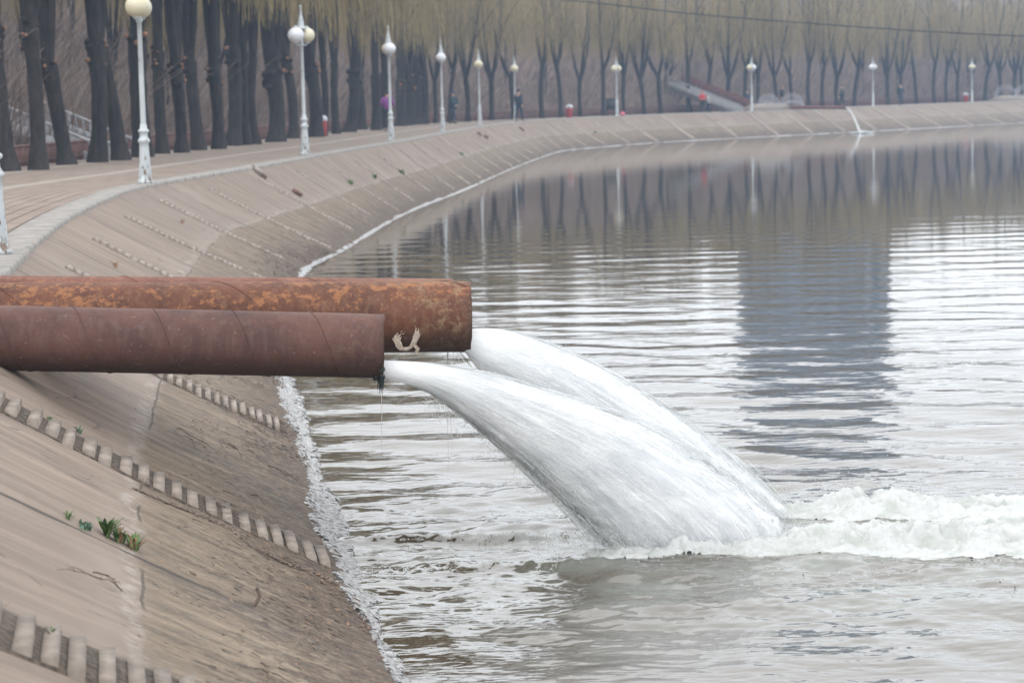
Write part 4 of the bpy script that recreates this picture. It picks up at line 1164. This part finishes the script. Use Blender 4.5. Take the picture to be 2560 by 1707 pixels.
# tower block behind the wood (seen only as a reflection)
def tower():
    Y = 335; x0, x1 = at_y(1866, 250, Y)[0], at_y(2222, 250, Y)[0]; w = x1 - x0
    H = 47.5
    root = empty('tower_block', ((x0 + x1) / 2, Y, 11))
    wm_ = mat_speckle('grey_blue_render', (.125, .15, .185), (.155, .18, .215), .3, .7, 0)
    gm = mat_speckle('dark_glazing', (.06, .09, .12), (.10, .14, .17), .5, .15, 0)
    pm = mat_speckle('white_balcony', (.5, .52, .54), (.6, .62, .64), .5, .7, 0)
    MB().box((0, 7, H / 2 - 6), (w, 14, H + 12)).build('wall', wm_, root)
    MB().box((0, 7, H + .9), (w * .5, 8, 1.8)).build('roof_room', wm_, root)
    nf = 15; fh = H / nf
    for c in range(5):
        g = MB()
        for f in range(nf): g.box((-w / 2 + w * (.1 + .145 * c), -.05, f * fh + 1.6), (w * .08, .16, 1.5))
        g.build('window', gm, root)
    g = MB(); g.box((w * .39, -.12, H / 2), (w * .14, .3, H - 1)); g.build('stair_glazing', gm, root)
    b_ = MB()
    for f in range(nf): b_.box((w * .34, -.5, f * fh + .6), (w * .05, 1.0, .9)); b_.box((w * .45, -.5, f * fh + .6), (w * .05, 1.0, .9))
    b_.build('balcony', pm, root)
    tag(root, 'grey blue tower block seen as a reflection at right', 'building')
tower()
# ------------------------------------------------------------------ things lying or growing on the embankment
_gu, _gt = np.meshgrid(np.arange(-.5, 30, .02), np.linspace(0, 1, 120), indexing='ij')
_gp = bankp(_gu, _gt).reshape(-1, 3)
_gd = _gp - C0; _gk = _gd @ _f
_gx = 1280 + F * (_gd @ _r) / _gk; _gy = 853.5 - F * (_gd @ _u) / _gk
_gx[_gk < 1] = 1e9
def on_bank(px, py):
    k = np.argmin((_gx - px) ** 2 + (_gy - py) ** 2)
    u_, t_ = _gu.ravel()[k], _gt.ravel()[k]; d_ = ray(px, py)
    p = bankp(np.array(u_), np.array(t_)); a = bankp(np.array(u_ + .01), np.array(t_)) - p; b = bankp(np.array(u_), np.array(t_ + .01)) - p
    n = np.cross(b, a); n /= np.linalg.norm(n)
    if n[2] < 0: n = -n
    p = C0 + d_ * (((p - C0) @ n) / (d_ @ n))
    return p + n * .004, n, (a / np.linalg.norm(a)), (b / np.linalg.norm(b))

def rough_block(px, py, size, rot, mat, label, name='broken_brick', cat='rubble', lift=.5):
    p, n, a, b = on_bank(px, py)
    m = MB().box((0, 0, 0), size)
    o = m.build(name, mat)
    bm = bmesh.new(); bm.from_mesh(o.data)
    bmesh.ops.bevel(bm, geom=bm.edges[:], offset=min(size) * .12, segments=2, affect='EDGES')
    bmesh.ops.subdivide_edges(bm, edges=bm.edges[:], cuts=2, use_grid_fill=True)
    rr = random.Random(int(px))
    for v in bm.verts: v.co += Vector([rr.gauss(0, min(size) * .03) for _ in range(3)])
    bm.to_mesh(o.data); bm.free()
    q = Vector(n).to_track_quat('Z', 'Y')
    o.matrix_world = Matrix.Translation(Vector(p + n * size[2] * lift)) @ q.to_matrix().to_4x4() @ Matrix.Rotation(rot, 4, 'Z')
    tag(o, label, cat); return o
rough_block(644, 432, (.26, .24, .07), .9, M['block'], 'pale broken concrete block high on the bank below the second lamp')
rough_block(656, 443, (.12, .10, .07), .8, M['brick'], 'small dark chunk just below the pale broken concrete block')
rough_block(741, 485, (.28, .10, .07), -.5, M['brick'], 'dark loose bar of rubble lying alone on the middle bank')
rough_block(1197, 337, (.30, .14, .10), .4, M['brick'], 'reddish brick fragment under the lamp between two walkers')
rough_block(1213, 345, (.18, .16, .12), 1.0, M['brick'], 'second reddish brick fragment just right of and below the first')
rough_block(1303, 325, (.45, .26, .10), .3, M['brick'], 'low brown lump of rubble under the lamp beside the thin dark figure')

def twig_at(px0, py0, px1, py1, label, r=.004, seed=0, up=.0, name='fallen_twig'):
    a, na, _, _ = on_bank(px0, py0); b, nb_, _, _ = on_bank(px1, py1)
    rg = np.random.default_rng(seed + int(px0)); q = np.linspace(0, 1, 9)[:, None]
    P = a + (b - a) * q + na * (.008 + .02 * np.sin(q * math.pi)) + rg.normal(0, .007, (9, 3)) * np.linalg.norm(b - a)
    m = MB().tube(P, r * (1 - .55 * q[:, 0]), 6)
    for k in (3, 5, 6):
        d = (b - a) * rg.uniform(.15, .3) + np.cross(b - a, na) * rg.normal(0, .25)
        m.tube(np.array([P[k], P[k] + d * .5 + na * .01, P[k] + d + na * .004]), [r * .5, r * .4, r * .2], 5)
    o = m.build(name, M['stick'], smooth=True); tag(o, label, 'twig'); return o
twig_at(228, 1436, 296, 1478, 'thin straight stick pointing down to the pale mortar line, lower left')
twig_at(302, 1478, 140, 1428, 'long thin branching twig ending beside the straight stick, lower left', .003)
twig_at(442, 1072, 487, 1128, 'forked twig on the bank below the front pipe', .004)
twig_at(570, 1112, 602, 1150, 'crooked twig on the dirty lower bank left of the froth', .005)
twig_at(668, 1166, 722, 1205, 'grey twig among the debris close to the froth', .005)
twig_at(520, 1257, 600, 1305, 'reddish thin twig beside the slab row in the middle of the lower bank', .004)
twig_at(625, 1240, 655, 1262, 'short curved twig above the slab row near the water', .004)
twig_at(652, 1662, 668, 1706, 'crooked stick at the lower edge of the view', .006)
p, n, a, b = on_bank(636, 1514)
tag(MB().tube(np.array([p - n * .02, p + n * .05, p + np.array([.012, 0, .085])]), [.010, .009, .009], 8).build('wooden_peg', M['stick'], smooth=True), 'short wooden peg standing up in the joint at lower centre', 'peg')

rb = [at_y(842, 1388, 14.6), at_y(861, 1400, 14.6), at_y(864, 1404, 14.6), at_y(862, 1438, 14.6)]
tag(MB().tube(np.array(rb), .006, 6).build('bent_rod', M['black']), 'bent dark metal rod standing at the waterline beside the lowest slabs', 'rod')
# debris crack line left of the middle slab row
def crackline(pts, label, width, n, seed):
    rg = np.random.default_rng(seed); m = MB()
    pp = polyline(pts, 60); q = np.linspace(0, 1, 60)
    for k in range(n):
        f = rg.uniform(0, 1); x, y = np.interp(f, q, pp[:, 0]), np.interp(f, q, pp[:, 1])
        w_ = width * (.3 + f); p, nn, a, b = on_bank(x + rg.normal(0, w_), y + rg.normal(0, w_ * .6))
        m.ball(p + nn * .002, rg.uniform(.004, .013) * (.5 + f * .7), 6, 4, (1.4, 1, .6))
    P = np.array([on_bank(x, y)[0] for x, y in pp])
    m.tube(P - np.array([0, 0, .001]), .0045, 5)
    o = m.build('debris_line', M['soil']); tag(o, label, 'debris', kind='stuff')
crackline([(329, 1220), (400, 1250), (470, 1278), (540, 1305), (611, 1347)], 'dark line of dirt in a crack beside the middle slab row', 3, 260, 3)
crackline([(640, 1372), (720, 1410), (800, 1440), (870, 1480)], 'dark dirt gathered under the lower end of the slab row', 4, 260, 5)

# litter of leaves and twig bits near the water
lt = MB(); rg = np.random.default_rng(41)
N = 12000
uu = rg.uniform(-.4, 7, N) ** 1.0; tt_ = 1 - np.abs(rg.normal(0, .17, N)); tt_ = np.clip(tt_, .3, .985)
dens = fbm(uu * 4, tt_ * 3, 4); keep = dens > -.05
for u_, t_ in zip(uu[keep], tt_[keep]):
    p = bankp(np.array(u_), np.array(t_)); s = rg.uniform(.006, .02); a = rg.uniform(0, 6.28)
    d = np.array([math.cos(a), math.sin(a), -.55 * math.cos(a)]); e_ = np.array([-math.sin(a), math.cos(a), .55 * math.sin(a)])
    w = s * rg.uniform(.15, .5); L = s * rg.uniform(1, 2.6)
    c = p + np.array([0, 0, rg.uniform(.012, .026)])
    lt.add([c - d*L/2 - e_*w/2, c + d*L/2 - e_*w/2, c + d*L/2 + e_*w/2 + (0, 0, s*.4), c - d*L/2 + e_*w/2 + (0, 0, s*.2)], [(0, 1, 2, 3)])
lt_o = lt.build('leaf_litter', M['stick']); tag(lt_o, 'dark litter of dead leaves and twig bits near the waterline', 'litter', kind='stuff')
lt = MB()
for k in range(900):
    u_ = rg.uniform(-.4, 5); t_ = np.clip(1 - abs(rg.normal(0, .2)), .2, .98)
    p = bankp(np.array(u_), np.array(t_)); s = rg.uniform(.008, .018); a = rg.uniform(0, 6.28)
    d = np.array([math.cos(a), math.sin(a), -.5 * math.cos(a)]) * s; e_ = np.array([-math.sin(a), math.cos(a), .5 * math.sin(a)]) * s * .4
    c = p + np.array([0, 0, .02]); lt.add([c - d, c + e_, c + d + (0, 0, s * .3), c - e_], [(0, 1, 2, 3)])
tag(lt.build('dead_leaves', M['dry']), 'scattered reddish dead leaves on the lower bank', 'leaves', kind='stuff')

# plants in the joints
def plant(px, py, h, nl, wide, mat, label, spread=.05, dry=0):
    p, n, a, b = on_bank(px, py); root = empty('joint_plant', tuple(p)); rg = np.random.default_rng(int(px * 7))
    lm, dm = MB(), MB()
    for k in range(nl):
        an = rg.uniform(0, 6.28); out = rg.uniform(.2, 1) * h * .7
        base = a * rg.normal(0, spread) + b * rg.normal(0, spread * .5)
        m = 6; q = np.linspace(0, 1, m)[:, None]; L = h * rg.uniform(.55, 1.1)
        c = base + np.array([math.cos(an), math.sin(an), 0]) * out * q ** 1.4 + np.array([0, 0, 1.0]) * L * (q - .25 * q * q)
        w = wide * np.sin(q * math.pi * .88 + .25) * rg.uniform(.7, 1.2); sd = np.array([-math.sin(an), math.cos(an), .2])
        V = np.concatenate([c - sd * w / 2, c + (0, 0, -.003), c + sd * w / 2])
        i = np.arange(m - 1)
        Fq = np.concatenate([np.stack([i, i + 1, m + i + 1, m + i], -1), np.stack([m + i, m + i + 1, 2*m + i + 1, 2*m + i], -1)])
        (dm if rg.random() < dry else lm).add(V, Fq)
    lm.build('leaves', mat, root, smooth=True)
    if dm.V: dm.build('dead_leaves', M['dry'], root, smooth=True)
    tag(root, label, 'plant')
plant(266, 1340, .115, 26, .026, M['green'], 'largest broad leaved green plant in the joint, lower left', .022)
plant(296, 1356, .09, 22, .022, M['green'], 'green plant with upright pointed leaves right of the largest one', .02, .1)
plant(332, 1372, .085, 34, .016, M['green'], 'leafy plant with reddish dry stalks at the right end of the clump', .03, .4)
plant(212, 1322, .04, 46, .010, M['bluegreen'], 'low feathery blue green weed left of the leafy clump', .03)
plant(170, 1300, .05, 10, .012, M['green'], 'tiny sprout at the left end of the row of joint weeds', .01)
plant(131, 1602, .055, 18, .010, M['green'], 'small grassy tuft above the lowest row of slabs', .014)
plant(196, 1082, .04, 22, .010, M['bluegreen'], 'blue green sprout beside the slab row under the front pipe', .02)
plant(124, 1052, .03, 16, .009, M['green'], 'very small sprout next to the upper slabs under the front pipe', .015)
plant(70, 628, .05, 10, .012, M['green'], 'small green sprig in the kerb joint above the pipes at left', .02)
plant(289, 670, .10, 14, .008, M['dry'], 'dry straw tuft on the bank just above the pipes', .03)
plant(455, 560, .10, 14, .008, M['dry'], 'pale dry tuft on the middle of the bank below the first whole lamp', .03)
for (x, y, l) in ((876, 460, 'dark green weed tuft on the far bank, left one of the three in a line'), (938, 446, 'green weed tuft on the far bank, middle one of the three in a line'),
                  (1005, 435, 'green weed tuft on the far bank, right one of the three in a line'), (1154, 388, 'small yellow green weed on the bank beneath the sixth whole lamp'), (1488, 333, 'tiny green weed on the far bank left of the twin cream lamp')):
    plant(x, y, .14, 16, .05, M['green'], l, .07)

# ------------------------------------------------------------------ people
def skin_mesh(name, joints, edges, mat, parent, sub=1):
    me = bpy.data.meshes.new(name)
    me.from_pydata([j[0] for j in joints], edges, [])
    o = bpy.data.objects.new(name, me); COL.objects.link(o)
    md = o.modifiers.new('s', 'SKIN'); md.use_smooth_shade = True
    for i, j in enumerate(joints):
        r = j[1] if isinstance(j[1], tuple) else (j[1], j[1])
        me.skin_vertices[0].data[i].radius = r
    me.skin_vertices[0].data[0].use_root = True
    sb = o.modifiers.new('d', 'SUBSURF'); sb.levels = sub; sb.render_levels = sub
    dg = bpy.context.evaluated_depsgraph_get(); dg.update()
    m2 = bpy.data.meshes.new_from_object(o.evaluated_get(dg)); m2.name = name
    bpy.data.objects.remove(o)
    m2.materials.clear(); m2.materials.append(mat)
    o = bpy.data.objects.new(name, m2); COL.objects.link(o); o.parent = parent
    return o
def person(loc, rz, height, jacket, trousers, hair, label, stride=.22, arms='down', cap=False):
    root = empty('person', tuple(loc), rz); k = height / 1.72; root.scale = (k, k, k)
    s = stride                                    # facing +Y
    J = {'pel': ((0, 0, .93), (.13, .10)), 'wai': ((0, 0, 1.08), (.12, .09)), 'che': ((0, .0, 1.30), (.16, .11)), 'nek': ((0, 0, 1.45), .055), 'hd0': ((0, .02, 1.54), .07),
         'hd1': ((0, .02, 1.62), (.078, .095)), 'hd2': ((0, .01, 1.69), (.06, .07)), 'nose': ((0, .115, 1.60), .012), 'earl': ((-.085, .01, 1.60), .014), 'earr': ((.085, .01, 1.60), .014), 'chin': ((0, .07, 1.525), .03)}
    Ed = [('pel', 'wai'), ('wai', 'che'), ('che', 'nek'), ('nek', 'hd0'), ('hd0', 'hd1'), ('hd1', 'hd2'), ('hd1', 'nose'), ('hd1', 'earl'), ('hd1', 'earr'), ('hd0', 'chin')]
    for sg, nm in ((-1, 'l'), (1, 'r')):
        f = s * sg
        J['hip' + nm] = ((sg * .10, 0, .88), .085); J['kne' + nm] = ((sg * .105, f * .55 + .03, .48), .055); J['ank' + nm] = ((sg * .11, f, .09 + max(0, -f) * .15), .036)
        J['toe' + nm] = ((sg * .13, f + .17, .035), .03)
        Ed += [('pel', 'hip' + nm), ('hip' + nm, 'kne' + nm), ('kne' + nm, 'ank' + nm), ('ank' + nm, 'toe' + nm)]
        J['sho' + nm] = ((sg * .19, 0, 1.40), .055)
        if arms == 'down': el, wr, pa = (sg * .25, -f * .4 - .02, 1.13), (sg * .26, -f * .9 + .06, .90), (sg * .26, -f + .09, .83)
        elif arms == 'back': el, wr, pa = (sg * .26, -.10, 1.14), (sg * .10, -.18, .98), (sg * .04, -.19, .95)
        else: el, wr, pa = (sg * .27, -.03, 1.16), (sg * .20, .16, 1.08), (sg * .15, .22, 1.08)
        J['elb' + nm] = (el, .040); J['wri' + nm] = (wr, .026); J['pal' + nm] = (pa, .032)
        Ed += [('che', 'sho' + nm), ('sho' + nm, 'elb' + nm), ('elb' + nm, 'wri' + nm), ('wri' + nm, 'pal' + nm)]
        d = np.array(pa) - np.array(wr); d /= np.linalg.norm(d)
        sd = np.cross(d, (sg, .1, .2)); sd /= np.linalg.norm(sd)
        for q in range(4):
            b = np.array(pa) + d * .03 + sd * (q - 1.5) * .02; L = (.062, .072, .068, .052)[q]
            J['f%da' % q + nm] = (tuple(b + d * L * .5), .009); J['f%db' % q + nm] = (tuple(b + d * L + np.array([-sg * .015, 0, 0])), .008)
            Ed += [('pal' + nm, 'f%da' % q + nm), ('f%da' % q + nm, 'f%db' % q + nm)]
        t = np.array(pa) - sd * .035
        J['tha' + nm] = (tuple(t), .011); J['thb' + nm] = (tuple(t - sd * .015 + d * .03), .009)
        Ed += [('pal' + nm, 'tha' + nm), ('tha' + nm, 'thb' + nm)]
    nm = list(J); ix = {n: i for i, n in enumerate(nm)}
    skin_mesh('body', [J[n] for n in nm], [(ix[a], ix[b]) for a, b in Ed], M['skin'], root)
    def sub_(names, edges, grow, over={}):
        js = [(J[n][0], over.get(n, tuple(x + grow for x in (J[n][1] if isinstance(J[n][1], tuple) else (J[n][1],) * 2)))) for n in names]
        id_ = {n: i for i, n in enumerate(names)}
        return js, [(id_[a], id_[b]) for a, b in edges]
    jn = ['wai', 'pel', 'che', 'nek', 'shol', 'shor', 'elbl', 'elbr', 'wril', 'wrir']
    js, es = sub_(jn, [('pel', 'wai'), ('wai', 'che'), ('che', 'nek'), ('che', 'shol'), ('che', 'shor'), ('shol', 'elbl'), ('shor', 'elbr'), ('elbl', 'wril'), ('elbr', 'wrir')], .032, {'pel': (.185, .15), 'wai': (.18, .14), 'nek': (.07, .07)})
    skin_mesh('jacket', js, es, jacket, root)
    tn = ['pel', 'hipl', 'hipr', 'knel', 'kner', 'ankl', 'ankr']
    js, es = sub_(tn, [('pel', 'hipl'), ('pel', 'hipr'), ('hipl', 'knel'), ('hipr', 'kner'), ('knel', 'ankl'), ('kner', 'ankr')], .026)
    skin_mesh('trousers', js, es, trousers, root)
    sh = MB()
    for n_ in 'lr':
        a, t = np.array(J['ank' + n_][0]), np.array(J['toe' + n_][0])
        sh.ball((a * .45 + t * .55) * (1, 1, 0) + (0, 0, .045), .06, 12, 8, (.85, 2.2, .75))
    sh.build('shoes', M['black'], root, smooth=True)
    h = MB(); h.ball((0, .0, 1.655), .1, 16, 10, (.93, 1.08, .85) if not cap else (1.0, 1.15, .72))
    if cap: h.ball((0, .12, 1.655), .07, 12, 6, (1, 1, .15))
    h.build('cap' if cap else 'hair', hair, root, smooth=True)
    tag(root, label, 'person', 'people walking on the promenade')
def cl(n, c): return mat_speckle(n, tuple(x * .8 for x in c), c, 5, .9, .002)
navy = cl('navy_cloth', (.03, .045, .07)); dark = cl('black_cloth', (.02, .022, .026)); teal = cl('dark_teal_cloth', (.025, .05, .06))
purple = cl('purple_cloth', (.24, .06, .27)); red = cl('red_cloth', (.55, .05, .04)); hair = cl('black_hair', (.015, .013, .012)); bl = cl('blue_cap_cloth', (.06, .09, .17)); olive = cl('olive_cloth', (.05, .07, .05)); grey = cl('grey_cloth', (.3, .31, .33))
person(at_z(970, 328, ZP), .15, 1.66, purple, dark, hair, 'person in a purple jacket walking away behind the third whole lamp post', .16, 'front')
person(at_z(1135, 309, ZP), .9, 1.66, teal, navy, bl, 'person in dark coat and blue cap strolling with hands behind the back', .26, 'back', True)
person(at_z(1298, 304, ZP), -.7, 1.70, navy, navy, hair, 'slim person in dark clothes right beside the sixth whole lamp post', .14)
person(on_ray(2106, 3.0), 1.3, 1.62, olive, dark, hair, 'distant person in dark green jacket above the small far water jet', .2)
person(on_ray(2252, 2.4), .4, 1.68, teal, navy, hair, 'distant person in dark clothes right of the white globed lamp', .12)
person(on_ray(1757, 3.4), 2.6, 1.40, red, dark, red, 'small person in bright red standing before the far stairway', .08, 'front')
person(on_ray(1772, 2.6), -1.8, 1.02, grey, dark, M['gl_w'], 'child in grey with a white cap beside the small person in red', .06, 'front', True)
person(on_ray(1868, 2.8), 1.0, 1.45, navy, navy, hair, 'person in navy half hidden behind the lamp left of the arches', .1)
person(on_ray(1956, 4.4), -2.0, 1.66, dark, dark, cl('brown_hair', (.2, .09, .06)), 'person in dark coat standing behind the arched railings', .1)

# ------------------------------------------------------------------ haze
hb = MB().box((80, 185, 34.5), (690, 498, 75)).build('haze')
hm = bpy.data.materials.new('haze'); hm.use_nodes = True
t_ = hm.node_tree
for n_ in list(t_.nodes): t_.nodes.remove(n_)
ho = t_.nodes.new('ShaderNodeOutputMaterial'); pv = t_.nodes.new('ShaderNodeVolumePrincipled')
pv.inputs['Color'].default_value = (.38, .54, .77, 1); pv.inputs['Density'].default_value = .0011; pv.inputs['Anisotropy'].default_value = 0.2
t_.links.new(pv.outputs[0], ho.inputs['Volume']); hb.data.materials.append(hm)
tag(hb, 'thin pale haze lying over the whole lake', kind='stuff')
